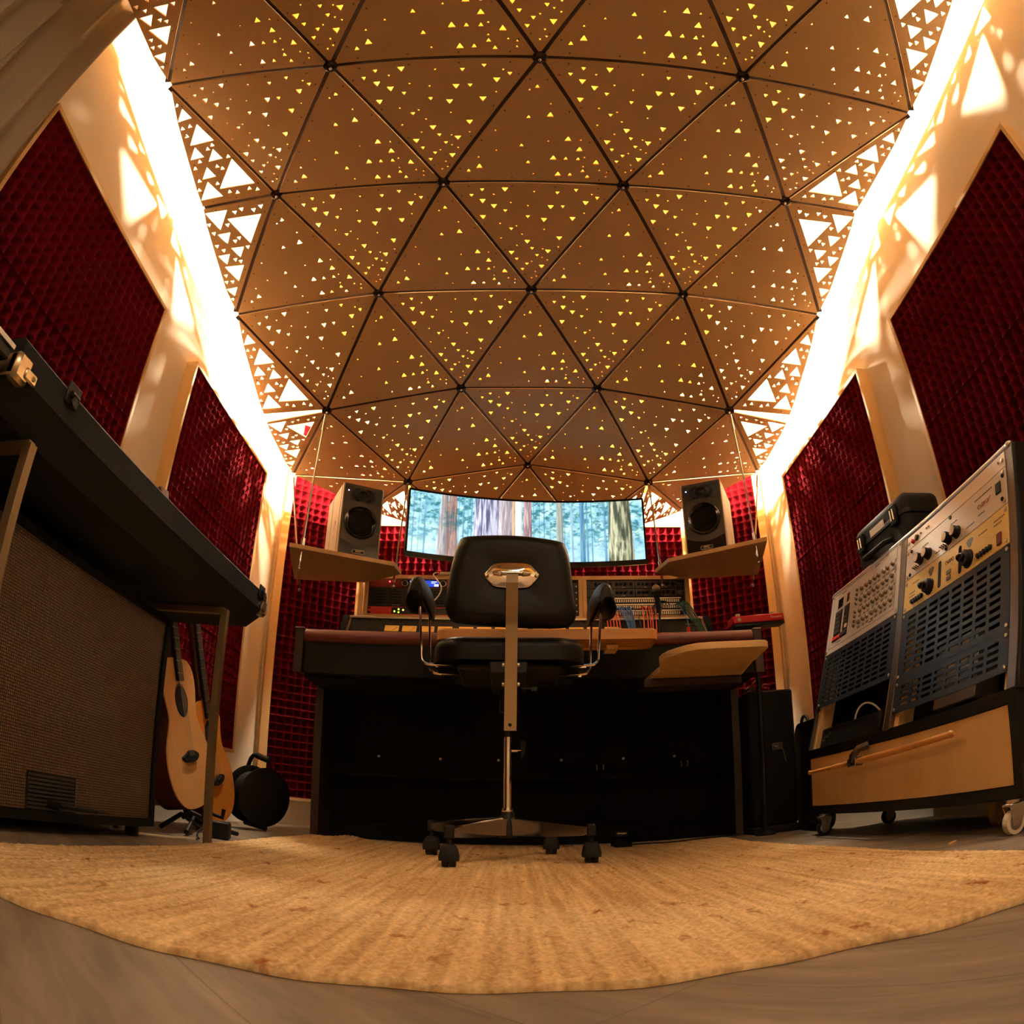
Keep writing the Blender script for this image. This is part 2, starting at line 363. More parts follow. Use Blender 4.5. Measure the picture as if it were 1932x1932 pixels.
def acoustic(lbl,loc,rz,w,h,tx,tz,fw=.014,fd=.05,fwl=None,fwr=None,pitch=.0425,group='framed red foam panels on the walls'):
    t=thing('foam_absorber',lbl,'acoustic panel',loc,rz,group)
    fl=fwl or fw; fr_=fwr or fw
    mb=MB(); mb.box(0,fl,-fd,0,0,h); mb.box(w-fr_,w,-fd,0,0,h); mb.box(fl,w-fr_,-fd,0,0,fw); mb.box(fl,w-fr_,-fd,0,h-fw,h); mb.box(fl,w-fr_,-.006,0,fw,h-fw)
    mb.build('frame',M_ply,t,False)
    iw=(w-fl-fr_)/tx; ih=(h-2*fw)/tz
    me=foam_mesh(iw-.002,ih-.002,max(2,round(iw/pitch)),max(2,round(ih/pitch)))
    for i in range(tx):
        for k in range(tz):
            o=bpy.data.objects.new('foam_tile',me); COL.objects.link(o); o.parent=t; o.location=(fl+i*iw+.001,-.006,fw+k*ih+.001)
    return t
A35=math.radians(35)
acoustic('framed red foam panel on the left wall above the stage piano, next to the curtain',(XL,.713,.32),PI/2,.945,1.385,2,3)
acoustic('framed red foam panel on the left wall behind the two guitars',(XL,1.979,.32),PI/2,.945,1.385,2,3)
acoustic('framed red foam panel on the right wall behind the black hard case',(XR,2.935,.32),-PI/2,.945,1.385,2,3)
acoustic('framed red foam panel on the right wall above the near end of the rack cart',(XR,1.675,.32),-PI/2,.945,1.385,2,3)
acoustic('tall red foam panel in the corner behind the left speaker',(XL+.004,YC+.003,.13),A35,.485,2.1,1,5,fwl=.042)
_l=.485; acoustic('tall red foam panel in the corner behind the right speaker',(XR-.004-_l*math.cos(A35),YC+.003+_l*math.sin(A35),.13),-A35,_l,2.1,1,5,fwr=.042)
acoustic('wide red foam panel on the back wall behind the curved monitor',(-.82,YB,.62),0,1.785,1.085,4,2)

# ---------------------------------------------------------------- geodesic dome
ND={'b4':(-1.147,.986,2.160),'a4':(-.556,.988,2.088),'m4':(.07,.994,2.088),'c4':(.69,.999,2.086),'d4':(1.33,1.011,2.108),
'a3':(-.866,1.531,2.124),'e3':(-.25,1.527,2.119),'f3':(.376,1.531,2.119),'d3':(.992,1.536,2.129),
'b2':(-1.169,2.066,2.007),'a2':(-.553,2.068,2.079),'m2':(.065,2.064,2.081),'c2':(.686,2.068,2.09),'d2':(1.298,2.062,2.033),
'a1':(-.844,2.557,1.823),'e1':(-.242,2.59,1.956),'f1':(.373,2.59,1.959),'d1':(.975,2.552,1.835),
'b0':(-1.154,3.095,1.776),'a0':(-.534,3.086,1.729),'m0':(.068,3.117,1.844),'c0':(.677,3.082,1.732),'d0':(1.285,3.089,1.802),
'l0':(-.812,3.45,1.738),'r0':(-.238,3.51,1.634),'r1':(.372,3.51,1.634),'l1':(.945,3.45,1.742),
'a5':(-.862,.45,2.10),'e5':(-.25,.45,2.10),'f5':(.38,.45,2.10),'d5':(.995,.45,2.10),
'b6':(-1.15,-.09,2.10),'a6':(-.556,-.09,2.06),'m6':(.07,-.09,2.06),'c6':(.69,-.09,2.06),'d6':(1.32,-.09,2.08)}
ND={k:Vector(v) for k,v in ND.items()}
ND['k4']=(1.166*0,0,0) and Vector((-1.165,1.526,2.094)); ND['q4']=Vector((1.306,1.536,2.132))
ND['k2']=Vector((-1.159,2.581,1.805)); ND['q2']=Vector((1.285,2.575,1.815))
ND['k6']=Vector((-1.16,.45,2.10)); ND['q6']=Vector((1.31,.45,2.10)); ND['n0']=Vector((-.525,3.50,1.66)); ND['n1']=Vector((.665,3.50,1.66))
P1=[[(1012,170),(1917,150),(1513,748)],
 [(1323,200),(1212,260),(1272,285),(1218,342),(1565,280),(1742,250),(1538,348),(1687,335),(1632,442),(1462,468),(1382,532),(1580,518),(1555,605)],
 [(1208,205),(1155,233),(1590,208),(1683,190),(1797,222),(1332,308),(1627,276),(1452,335),(1370,402),(1492,505),(1413,568),(1472,594),(1523,543),(1450,626)],
 [(1268,228),(1472,208),(1767,207),(1358,267),(1447,280),(1744,305),(1310,376),(1397,387),(1545,400),(1430,430),(1318,455),(1634,492),(1408,492),(1550,507),(1553,555),(1583,568),(1498,580),(1524,638),(1533,665),(1507,677)]]
P2=[[(1012,170),(697,885),(1513,748)],
 [(1107,440),(1207,550),(1268,595),(1165,665),(1357,650),(1204,752),(850,770)],
 [(1028,310),(1020,468),(1016,622),(1220,657),(1274,648),(1060,710),(1310,710),(1258,743),(1338,738),(805,802)],
 [(1000,330),(1098,383),(893,560),(1262,543),(1125,577),(912,667),(1300,632),(1306,685),(1383,690),(1418,693),(1095,770),(840,717),(1420,718)]]
H1=[[(968,487),(1148,1190),(1574,1108)],
 [[(1320,900),(1255,1075),(1452,1042)],[(1125,702),(1088,822),(1220,795)],[(1045,615),(1020,690),(1097,668)],[(1115,830),(1090,903),(1167,887)],[(1215,842),(1192,915),(1270,897)],[(1183,945),(1157,1018),(1235,1000)],[(1187,1030),(1147,1143),(1275,1118)]],
 [(1018,598),(1047,725),(1088,714),(1071,768),(1187,843),(1211,822),(1300,888),(1143,914),(1117,953),(1240,943),(1270,955),(1140,1026),(1138,1080),(1243,1043),(1313,1092),(1357,1096),(1423,1073),(1468,1078)]]
H2=[[(1148,1195),(1340,1790),(1574,1108)],
 [[(1300,1245),(1493,1210),(1437,1367)],[(1168,1220),(1297,1198),(1258,1305)],[(1240,1330),(1316,1315),(1300,1378)],[(1320,1400),(1397,1388),(1377,1448)],[(1240,1447),(1312,1433),(1295,1493)],[(1278,1507),(1397,1490),(1365,1585)],[(1283,1637),(1355,1620),(1337,1675)]],
 [(1490,1170),(1450,1190),(1380,1190),(1342,1208),(1300,1276),(1190,1280),(1218,1325),(1235,1393),(1275,1415),(1345,1360),(1368,1342),(1420,1388),(1345,1462),(1377,1470),(1285,1557),(1288,1595),(1325,1590),(1323,1695)]]
def bary(p,T):
    (x0,y0),(x1,y1),(x2,y2)=T; d=(y1-y2)*(x0-x2)+(x2-x1)*(y0-y2)
    a=((y1-y2)*(p[0]-x2)+(x2-x1)*(p[1]-y2))/d; b_=((y2-y0)*(p[0]-x2)+(x0-x2)*(p[1]-y2))/d
    return a,b_,1-a-b_
def small_pat(P):
    out=[]
    for lst,sz in zip(P[1:],(.0212,.0145,.0080)): out+=[(bary(p,P[0]),sz) for p in lst]
    return out
def big_pat(H):
    return [[bary(q,H[0]) for q in t] for t in H[1]],[(bary(p,H[0]),.019) for p in H[2]]
SP1,SP2=small_pat(P1),small_pat(P2); BP1,BP2=big_pat(H1),big_pat(H2)
SCREW=mat('panel_screw',(120,100,80),.3,metal=.9)
def dome_panel(keys,pat,parent,big=False,inset=.007,th=.006):
    A,B,C=[ND[k] for k in keys]
    u=(B-A).normalized(); n=(B-A).cross(C-A).normalized()
    if n.z<0: n=-n
    v=n.cross(u); cen=(A+B+C)/3
    def to2(p): d=p-A; return Vector((d.dot(u),d.dot(v)))
    T=[to2(A),to2(B),to2(C)]
    c2=(T[0]+T[1]+T[2])/3
    la,lb,lc=(T[1]-T[2]).length,(T[0]-T[2]).length,(T[0]-T[1]).length
    area=abs((T[1]-T[0]).cross(T[2]-T[0]))/2; rin=2*area/(la+lb+lc); inc=(T[0]*la+T[1]*lb+T[2]*lc)/(la+lb+lc)
    k=1-inset/rin
    out=[inc+(t-inc)*k for t in T]
    holes=[]
    bc=lambda w: T[0]*w[0]+T[1]*w[1]+T[2]*w[2]
    def tri(c,side):
        L=(la+lb+lc)/3; return [c+(t-c2)*(side/.58) for t in T]
    if big:
        bigs,sm=pat
        for t in bigs:
            q=[bc(w) for w in t]; holes.append(q)
        for w,s in sm:
            c=bc(w); holes.append([c+(Vector(x)) for x in ((-s*.5,-s*.29),(s*.5,-s*.29),(0,s*.58))] if False else [c+(q-(holes[0][0]+holes[0][1]+holes[0][2])/3)*(s/((holes[0][0]-holes[0][1]).length)) for q in holes[0][:3]])
    else:
        for w,s in pat: holes.append(tri(bc(w),s))
    V2=list(out); E=[(0,1),(1,2),(2,0)]; hid=[-1]*3
    for h,q in enumerate(holes):
        b0=len(V2); V2+=q; E+=[(b0,b0+1),(b0+1,b0+2),(b0+2,b0)]; hid+=[h]*3
    vs,es,fs,ov,oe,of=delaunay_2d_cdt(V2,E,[],0,1e-6)
    hv=[hid[o[0]] if o else -2 for o in ov]
    mb=MB(); nv=len(vs)
    to3=lambda p,h: tuple(A+u*p[0]+v*p[1]+n*h)
    keep=[]
    for f in fs:
        ids={hv[i] for i in f}
        if len(ids)==1 and -1 not in ids and -2 not in ids and len(f)==3: continue
        if big:
            cc=(vs[f[0]]+vs[f[1]]+vs[f[2]])/3; inside=False
            for q in holes:
                s_=[(q[(i+1)%3]-q[i]).cross(cc-q[i]) for i in range(3)]
                if all(x>0 for x in s_) or all(x<0 for x in s_): inside=True; break
            if inside: continue
        keep.append(tuple(f))
    cnt={}
    for f in keep:
        for i in range(3):
            e=(f[i],f[(i+1)%3]); cnt[e]=cnt.get(e,0)+1
    V3=[to3(p,0) for p in vs]+[to3(p,th) for p in vs]
    F=[f[::-1] for f in keep]+[tuple(i+nv for i in f) for f in keep]
    for (i,j) in cnt:
        if (j,i) not in cnt: F.append((i,j,j+nv,i+nv))
    mb.add(V3,F)
    mb.m=1
    for i in range(3):
        a,b_=out[i],out[(i+1)%3]; d=(b_-a); L=d.length; d=d/L; nn=Vector((-d.y,d.x)); nn=nn if nn.dot(c2-a)>0 else -nn
        m_=4 if L>.45 else 3
        for q in range(m_):
            p=a+d*(L*(q+.5)/m_)+nn*.013
            mb.cyl(to3(p,-.0012),to3(p,.001),.0032,n=6)
    me=bpy.data.meshes.new('panel'); me.from_pydata(mb.v,[],mb.f); me.materials.append(M_mdf); me.materials.append(SCREW); me.polygons.foreach_set('material_index',mb.mi)
    o=bpy.data.objects.new('panel',me); COL.objects.link(o); o.parent=parent
    return o
dome=thing('acoustic_dome','brown geodesic ceiling dome of triangular boards pierced with small triangles','ceiling dome')
rows=[['b6','a6','m6','c6','d6'],['a5','e5','f5','d5'],['b4','a4','m4','c4','d4'],['a3','e3','f3','d3'],['b2','a2','m2','c2','d2'],['a1','e1','f1','d1'],['b0','a0','m0','c0','d0']]
struts=set()
SPH=Vector((.07,1.4,-1.4))
def st(a,b): struts.add((a,b) if a<b else (b,a))
for r in range(len(rows)-1):
    A,B=rows[r],rows[r+1]
    if len(A)==5:
        for i in range(4):
            dome_panel((A[i],A[i+1],B[i]),SP1,dome); st(A[i],A[i+1]); st(A[i],B[i]); st(A[i+1],B[i])
        for i in range(3): dome_panel((A[i+1],B[i],B[i+1]),SP2,dome)
    else:
        for i in range(4):
            dome_panel((A[i],B[i],B[i+1]),SP2,dome); st(A[i],B[i]); st(A[i],B[i+1])
        for i in range(3): dome_panel((A[i],A[i+1],B[i+1]),SP1,dome); st(A[i],A[i+1])
R0=rows[-1]
for i in range(4): st(R0[i],R0[i+1])
for (b1,mid,b2,n) in (('b4','k4','b2','a3'),('b2','k2','b0','a1'),('d4','q4','d2','d3'),('d2','q2','d0','d1'),('b6','k6','b4','a5'),('d6','q6','d4','d5')):
    if n in ('a1','d1'):
        ND[mid+'u']=ND[mid].lerp(ND[b1],.035); ND[mid+'l']=ND[mid].lerp(ND[b2],.05)
        dome_panel((b1,mid+'u',n),BP1,dome,True); dome_panel((mid+'l',b2,n),BP2,dome,True)
    else:
        dome_panel((b1,mid,n),BP1,dome,True); dome_panel((mid,b2,n),BP2,dome,True); st(mid,n)
dome_panel(('a0','m0','r0'),SP1,dome); dome_panel(('m0','c0','r1'),SP1,dome); dome_panel(('m0','r0','r1'),SP2,dome)
dome_panel(('b0','a0','l0'),SP2,dome); dome_panel(('d0','c0','l1'),SP2,dome)
dome_panel(('l0','n0','a0'),BP1,dome,True); dome_panel(('n0','r0','a0'),BP2,dome,True); dome_panel(('l1','n1','c0'),BP1,dome,True); dome_panel(('n1','r1','c0'),BP2,dome,True)
for a,b_ in (('a0','r0'),('m0','r0'),('m0','r1'),('c0','r1'),('r0','r1'),('a0','l0'),('c0','l1')): st(a,b_)
for a,b_ in sorted(struts):
    A,B=ND[a],ND[b_]; d=(B-A).normalized(); up=Vector((0,0,.008))
    nn=((A+B)/2-SPH).normalized(); nn=(nn-d*nn.dot(d)).normalized(); Lh=(B-A).length
    mb=MB(); mb.box(.010,Lh-.010,-.013,.013,.0072,.016,M=frame(A,d,nn.cross(d),nn)); mb.build('strut',M_strut,dome,False)
HUB=mat('hub_cap',(70,60,54),.25,metal=.8)
for k in ('a4','m4','c4','a3','e3','f3','d3','a2','m2','c2','a1','e1','f1','d1','a0','m0','c0','a5','e5','f5','d5'):
    p=ND[k]; n=(SPH-p).normalized()
    mb=MB(); mb.lathe([(0,-.006),(.021,-.006),(.023,-.002),(.023,.002),(.017,.006),(.009,.007),(.008,.012),(.0001,.014)],p,n,18)
    h=mb.build('hub',HUB,dome)
    mb=MB(); mb.lathe([(.0055,.010),(.0055,.017),(.003,.020),(.0001,.021)],p,n,8); mb.build('bolt',M_chrome,h)
# bulbs above the dome that throw the triangles on the walls
bulb0=None
BN=[('above the left wall, second from the front',(-.80,1.53,2.255)),('above the right wall, second from the front',(.95,1.52,2.265)),
    ('above the left speaker',(-.98,2.74,2.03)),('above the right speaker',(1.10,2.74,2.04)),
    ('above the right wall nearest the camera',(.94,.46,2.24)),('above the left end of the monitor',(-.50,3.24,1.95)),('above the right end of the monitor',(.64,3.24,1.95))]
for lab,p in BN:
    t=thing('light_bulb','small warm bare bulb on a ceiling cable '+lab,'light bulb',p,0,'bulbs above the dome')
    mb=MB(); mb.sphere((0,0,0),.014,12); mb.build('glass',M_bulb,t)
    mb=MB(); mb.cyl((0,0,.014),(0,0,.05),.012,n=12); mb.cyl((0,0,.05),(0,0,ZC-p[2]),.003,n=6); mb.build('socket',M_blackm,t)
# LED strips above the cross rows of struts
for i,r in enumerate(rows):
    lab=['at the camera end','in the row over the camera','in the row over the rug front','in the row over the chair','in the row over the desk front','in the row over the speakers','in the row over the monitor'][i]
    mb=MB(); pts=[ND[k]+Vector((0,.012,.05)) for k in r]
    for a,b_ in zip(pts[:-1],pts[1:]):
        d=(b_-a); mb.tube([a+d*.04,b_-d*.04],.004,4)
    o=mb.build('led_strip',M_strip,None,False); tag(o,'thin glowing LED strip above the dome '+lab,'led strip','LED strips above the dome struts')

# ---------------------------------------------------------------- rear lamp
t=thing('ceiling_lamp','round warm ceiling lamp at the rear of the room','lamp',(.25,-.55,2.30))
mb=MB(); mb.lathe([(.27,0),(.30,.01),(.30,.05),(.24,.08),(.001,.08)],(0,0,0),(0,0,1),32); mb.cyl((0,0,.08),(0,0,ZC-2.30),.012,n=10); mb.build('lamp_shade',M_white,t)

# ---------------------------------------------------------------- curtain
def curtain():
    n=220; y0,y1=.665,-1.2; R=[]; zs=np.linspace(.02,ZC-.02,8)
    V=[];F=[]
    for z in zs:
        for i in range(n):
            s=i/(n-1); y=y0+(y1-y0)*s+.02*(z-1.6)*(1-s)
            q=math.sin(s*52+.5*math.sin(z*1.3+s*9)); a=.042*(1-2*abs(q)**.7)+.020*math.sin(s*23+1.1+.3*z)+.006*math.sin(s*97)
            if s<.02: a*=s/.02
            V.append((-1.165+a*(1.05-.1*z),y,z))
    for k in range(len(zs)-1):
        for i in range(n-1): F.append((k*n+i,k*n+i+1,(k+1)*n+i+1,(k+1)*n+i))
    mb=MB(); mb.add(V,F); o=mb.build('curtain',M_cloth,None,True,80)
    md=o.modifiers.new('thick','SOLIDIFY'); md.thickness=.004
    tag(o,'grey beige floor length curtain hanging in folds on the left wall','curtain')
curtain()
exec_parts=[]
def wb(mb,name,m,root,parent=None,smooth=True,ang=38):
    # part given in room coordinates: shift into the thing's own frame
    L=root.location; mb.v=[(x-L[0],y-L[1],z-L[2]) for x,y,z in mb.v]
    return mb.build(name,m,parent or root,smooth,ang)
def rrect(w,h,r,n=5,cx=0,cy=0):
    out=[]
    for (x,y,a0) in ((w/2-r,h/2-r,0),(-w/2+r,h/2-r,90),(-w/2+r,-h/2+r,180),(w/2-r,-h/2+r,270)):
        for i in range(n+1):
            a=math.radians(a0+90*i/n); out.append((cx+x+r*math.cos(a),cy+y+r*math.sin(a)))
    return out
def smooth_poly(P,n=6):
    # closed Catmull-Rom through the points
    out=[];N=len(P)
    for i in range(N):
        p0,p1,p2,p3=[Vector(P[(i+k-1)%N]) for k in range(4)]
        for k in range(n):
            t=k/n; q=.5*((2*p1)+(p2-p0)*t+(2*p0-5*p1+4*p2-p3)*t*t+(3*p1-p0-3*p2+p3)*t**3); out.append((q.x,q.y))
    return out

# ---------------------------------------------------------------- mixing console
CX=.06
con=thing('mixing_console','long black mixing console with an oxblood armrest and a row of yellow meters','mixing console',(CX,2.8,0))
for s in (-1,1):
    x0=CX+s*.849; x1=CX+s*.817
    poly=[(2.36,.775),(2.36,.612),(2.69,.655),(2.69,0),(3.22,0),(3.22,.90),(2.9,.86),(2.62,.80)]
    mb=MB(); mb.prism(poly,frame((min(x0,x1),0,0),(0,1,0),(0,0,1)),.032); wb(mb,'side_panel',[M_brown],con)
    mb=MB(); mb.box(x0-.001,x1+.001,2.355,2.62,.775,.779,M=None); wb(mb,'side_trim',M_silver,con)
mb=MB(); mb.tube([(CX-.815,2.385,.752),(CX+.815,2.385,.752)],.026,20); mb.box(CX-.815,CX+.815,2.39,2.46,.742,.777,.01); wb(mb,'armrest',M_arm,con)
mb=MB(); mb.box(CX-.815,CX+.815,2.375,2.40,.612,.735,.003); wb(mb,'fascia',M_grey if False else mat('console_fascia',(18,17,15),.75,spec=.2),con)
mb=MB(); mb.box(CX-.815,CX+.815,2.40,3.2,.60,.612); wb(mb,'bottom_tray',M_blackm,con)
mb=MB(); mb.prism([(2.46,.772),(2.85,.83),(2.85,.80),(2.46,.74)],frame((CX-.815,0,0),(0,1,0),(0,0,1)),1.63); wb(mb,'control_surface',M_grey,con)
kp=MB(); kp.box(CX-.817,CX+.817,2.90,2.915,.0,.60); kp.box(CX-.817,CX+.817,2.80,2.90,.27,.285); kp.box(CX-.817,CX+.817,2.86,2.90,.0,.07)
kick=wb(kp,'modesty_panel',M_blackm,con)
for x in (-.62,-.36,-.12,.14,.40,.62):
    mb=MB(); mb.lathe([(.006,0),(.006,.004),(.001,.006)],(CX+x,2.90,.36),(0,-1,0),10); wb(mb,'panel_screw',M_steel,con,kick)
for x in (.30,.66):
    for d in (-.014,.014):
        mb=MB(); mb.tube([(CX+x+d,2.90,.315),(CX+x+d,2.885,.315),(CX+x+d,2.885,.335),(CX+x+d,2.90,.335)],.0016,5); wb(mb,'panel_catch',M_steel,con,kick)
# meter bridge
xa,xb=CX-.803,CX+.835-.03
mbx=MB(); mbx.prism([(2.86,.82),(2.985,.992),(3.2,.992),(3.2,.82)],frame((xa,0,0),(0,1,0),(0,0,1)),xb-xa); bridge=wb(mbx,'meter_bridge',M_grey,con)
mv=Vector((0,.125,.172)).normalized(); MBF=lambda x,t:frame((x,2.86+.125*t,.82+.172*t),(1,0,0),(0,mv.y,mv.z))
mb=MB(); mb.box(xa,xb,2.975,2.99,.988,1.0,.002); 
for x in (xa,xb-.012): mb.box(0,.012,0,.2126,0,.006,M=MBF(x,0))
wb(mb,'bridge_trim',M_silver,con,bridge)
for x in (xa-.03,xb):
    mb=MB(); mb.prism([(2.85,.80),(2.975,1.0),(3.2,1.0),(3.2,.80)],frame((x,0,0),(0,1,0),(0,0,1)),.03); wb(mb,'bridge_cheek',M_dark,con,bridge)
for i in range(13):
    px=728+33.1*i+(6 if i>3 else 0)+(4 if i>7 else 0); x=(px+14-967.4)*.002433*2.94/3
    F=MBF(x,.66)
    mb=MB(); mb.box(-.0315,.0315,-.018,.018,0,.004,M=F); mt=wb(mb,'vu_meter',M_vu,con,bridge)
    mb=MB(); 
    mb.tube([F@Vector((.006,-.016,.0052)),F@Vector((.026,.006,.0052))],.0006,4)
    for q in range(9):
        a=-.9+1.8*q/8; mb.tube([F@Vector((.03*math.sin(a),-.004+.012*math.cos(a),.005)),F@Vector((.034*math.sin(a),-.004+.0155*math.cos(a),.005))],.0005,3)
    wb(mb,'needle',M_black,con,mt)
for i in range(20):
    pass
mb=MB()
for i in range(34): mb.lathe([(.0035,0),(.0035,.002),(.0005,.003)],MBF(xa+.05+i*.048,.93)@Vector((0,0,0)),(0,-.81,.59),6)
wb(mb,'bridge_screw',M_dark,con,bridge)['kind']='stuff'
mb=MB(); mb.text('STUDER',.013,MBF(.80,.80)@Matrix.Translation((0,0,.001)),.0004); wb(mb,'maker_name',M_silver,con,bridge)
mb=MB()
for j in range(3): mb.box(.0,.012,.0,.012,0,.004,M=MBF(.765+.02*j,.52))
wb(mb,'bridge_buttons',M_black,con,bridge)

# wooden board in front of the armrest
t=thing('keyboard_shelf','round ended oak board laid across the console armrest behind the chair','shelf board',(.113,2.36,.742))
mb=MB()
pl=rrect(.728,.165,.035,6); mb.cushion(pl,frame((0,-.02,0),(1,0,0),(0,1,0)),.037,.008,3); mb.build('board',M_oak,t)
mb=MB(); mb.box(.20,.24,-.02,.06,-.014,.0); mb.build('bracket',M_ply,t)
t.location=(.113,2.283,.709)
# white disc
mb=MB(); mb.lathe([(.02,0),(.05,.010),(.052,.014),(.048,.014),(.018,.004),(.001,.004)],(0,0,0),(0,0,1),28); o=mb.build('saucer',M_white); o.location=(.335,2.285,.7465); tag(o,'small white saucer on the oak board below the orange cables','saucer')

# tray on the right
t=thing('wooden_tray','rounded pale plywood tray jutting out under the right end of the console','tray',(.602,2.13,.590))
pl=[(-.075,-.295),(.10,-.297),(.125,-.29),(.14,-.272),(.145,-.25),(.15,-.1),(.20,.28),(-.13,.28),(-.155,-.02),(-.175,-.13),(-.165,-.17),(-.145,-.22),(-.12,-.265)]
pl=[(-.140,.28),(-.135,.02),(-.166,-.12),(-.166,-.160),(-.158,-.20),(-.14,-.235),(-.118,-.268),(-.09,-.29),(-.05,-.298),(.10,-.298),(.118,-.293),(.128,-.28),(.132,-.26),(.15,-.07),(.185,.14),(.205,.28)]
pl=[(x,y) for x,y in pl]
mb=MB(); mb.cushion(pl[::1] if True else pl,frame((0,0,0),(1,0,0),(0,1,0)),.020,.004,2); mb.build('board',M_ply,t)
mb=MB(); mb.box(-.16,.19,.16,.28,-.025,.0); mb.build('support_batten',M_brown,t)
# black interface on the tray
t=thing('audio_interface','black audio interface with orange red side edges on the plywood tray','audio interface',(.645,2.22,.6115),.05)
mb=MB(); mb.box(-.128,.128,-.03,.12,0.004,.046,.003); mb.build('case',mat('interface_case',(30,29,28),.55),t)
for x in (-.131,.127):
    mb=MB(); mb.box(x,x+.004,-.033,.12,.002,.048); mb.build('edge',M_redo,t)
mb=MB(); mb.text('Focusrite',.013,frame((.088,-.0306,.030),(1,0,0),(0,0,1)),.0003); mb.build('maker_name',M_white,t)
t=thing('game_controller','small black rounded controller lying on the black interface','controller',(.727,2.25,.658))
mb=MB(); mb.sphere((-.022,0,.010),(.022,.03,.010),12); mb.sphere((.022,0,.010),(.022,.03,.010),12); mb.box(-.022,.022,-.018,.018,.002,.016,.004); mb.build('body',M_black,t)
# red box on a stand
t=thing('red_interface','red audio interface box on a black pole beside the right corner panel','audio interface',(.957,2.5,.838))
Fz=Matrix.Rotation(math.radians(-2.5),4,'Y')
mb=MB(); mb.box(-.108,.112,0,.075,0,.030,.003,M=Fz); mb.build('case',M_red,t)
mb=MB(); mb.box(-.100,.114,0.004,.065,-.012,-.001,.002,M=Fz); mb.build('base',M_black,t)
mb=MB(); mb.text('Focusrite',.013,Fz@frame((.078,-.0006,.016),(1,0,0),(0,0,1)),.0003); mb.build('maker_name',M_cream,t)
mb=MB(); mb.lathe([(.008,0),(.008,.003),(.0045,.003),(.0045,.001),(.0001,.001)],Fz@Vector((-.082,0,.015)),(0,-1,0),16); mb.build('socket',M_steel,t)
for x in (-.073,.083):
    mb=MB(); mb.box(x-.009,x+.009,.03,.05,.029,.047,.002,M=Fz); mb.build('plug',M_silver,t)
mb=MB(); mb.cyl((-.01,.035,-.012),(-.01,.035,-.835),.011,n=12); mb.lathe([(.04,-.838),(.04,-.828),(.02,-.815),(.001,-.815)],(-.01,.035,0),(0,0,1),24); mb.build('stand_pole',M_black,t)

# ---------------------------------------------------------------- rack boxes and their gear
RX=[-.688,-.187,.314]; RZ0,RZ1,RY=1.0005,1.207,3.0
RL=['left plywood rack box on the console with two red units','middle plywood rack box on the console hidden by the chair back','right plywood rack box on the console full of patch cables']
for i,x in enumerate(RX):
    t=thing('rack_box',RL[i],'rack box',(x,RY,RZ0),0,'plywood rack boxes on the console')
    mb=MB(); W=.500;Hh=RZ1-RZ0
    mb.box(0,W,0,.26,0,.016);mb.box(0,W,0,.26,Hh-.018,Hh);mb.box(0,.018,0,.26,.016,Hh-.018);mb.box(W-.018,W,0,.26,.016,Hh-.018);mb.box(.018,W-.018,.25,.26,.016,Hh-.018)
    mb.build('box',M_ply,t,False)
def unit(name,lab,cat,x,z,h,m,dep=.2,group=None):
    t=thing(name,lab,cat,(x+.02,RY+.008,RZ0+z),0,group)
    mb=MB(); mb.box(0,.46,0,.006,0,h-.001,.001); mb.box(.012,.448,.006,dep,.002,h-.003); mb.build('case',m,t); return t
XB=mat('rack_black',(20,19,18),.55)
t=unit('preamp_unit','red rack unit with two round dials and blue display, top of the left rack box','rack unit',RX[0],.146,.042,mat('dark_red_panel',(126,14,20),.45))
for x in (.168,.345):
    mb=MB(); mb.lathe([(.014,0),(.014,.004),(.0115,.004),(.011,.012),(.001,.013)],(x,0,.021),(0,-1,0),24); k=mb.build('dial',M_black,t)
    mb=MB(); mb.lathe([(.0145,0),(.0145,.005),(.0118,.005),(.0118,0)],(x,0,.021),(0,-1,0),24); mb.build('dial_ring',M_steel,t,)
mb=MB(); mb.box(.155,.36,-.001,0,.002,.040); mb.build('display_window',M_gloss,t)
mb=MB(); mb.box(.19,.325,-.002,-.001,.006,.036); d=mb.build('display',M_disp,t)
mb=MB()
for x,z,w_,h_ in ((.192,.026,.012,.008),(.194,.010,.010,.010),(.290,.028,.026,.003),(.290,.022,.018,.002),(.304,.008,.020,.010),(.216,.012,.02,.004),(.24,.024,.02,.006)): mb.box(x,x+w_,-.0026,-.002,z,z+h_)
mb.build('display_mark',M_dispw,t,False)['kind']='stuff'
mb=MB(); mb.lathe([(.004,0),(.004,.002),(.0005,.003)],(.096,0,.029),(0,-1,0),10); mb.build('indicator',M_led_r,t)
for j,(x,z) in enumerate(((.378,.028),(.392,.028),(.378,.012),(.392,.012))):
    mb=MB(); mb.lathe([(.0035,0),(.0035,.002),(.0005,.003)],(x,0,z),(0,-1,0),10); mb.build('indicator',M_led_y if j==3 else M_gold,t)
t=unit('power_amplifier','black vented rack unit between the two red units','rack unit',RX[0],.056,.09,XB)
for r in range(5):
    for x in (.03,.10,.30,.385):
        mb=MB(); mb.box(x,x+.05,-.0008,.0,.014+r*.014,.019+r*.014); mb.build('vent_slot',M_dark,t,False)
mb=MB(); mb.text('POWER  LINK',.006,frame((.13,-.0002,.006),(1,0,0),(0,0,1)),.0002); mb.build('lettering',M_silver,t)
t=unit('network_interface','orange red rack unit with green lights, bottom of the left rack box','rack unit',RX[0],.017,.039,mat('bright_red_panel',(206,44,30),.45))
mb=MB(); mb.box(.112,.375,-.001,0,.004,.033); mb.build('window',M_gloss,t)
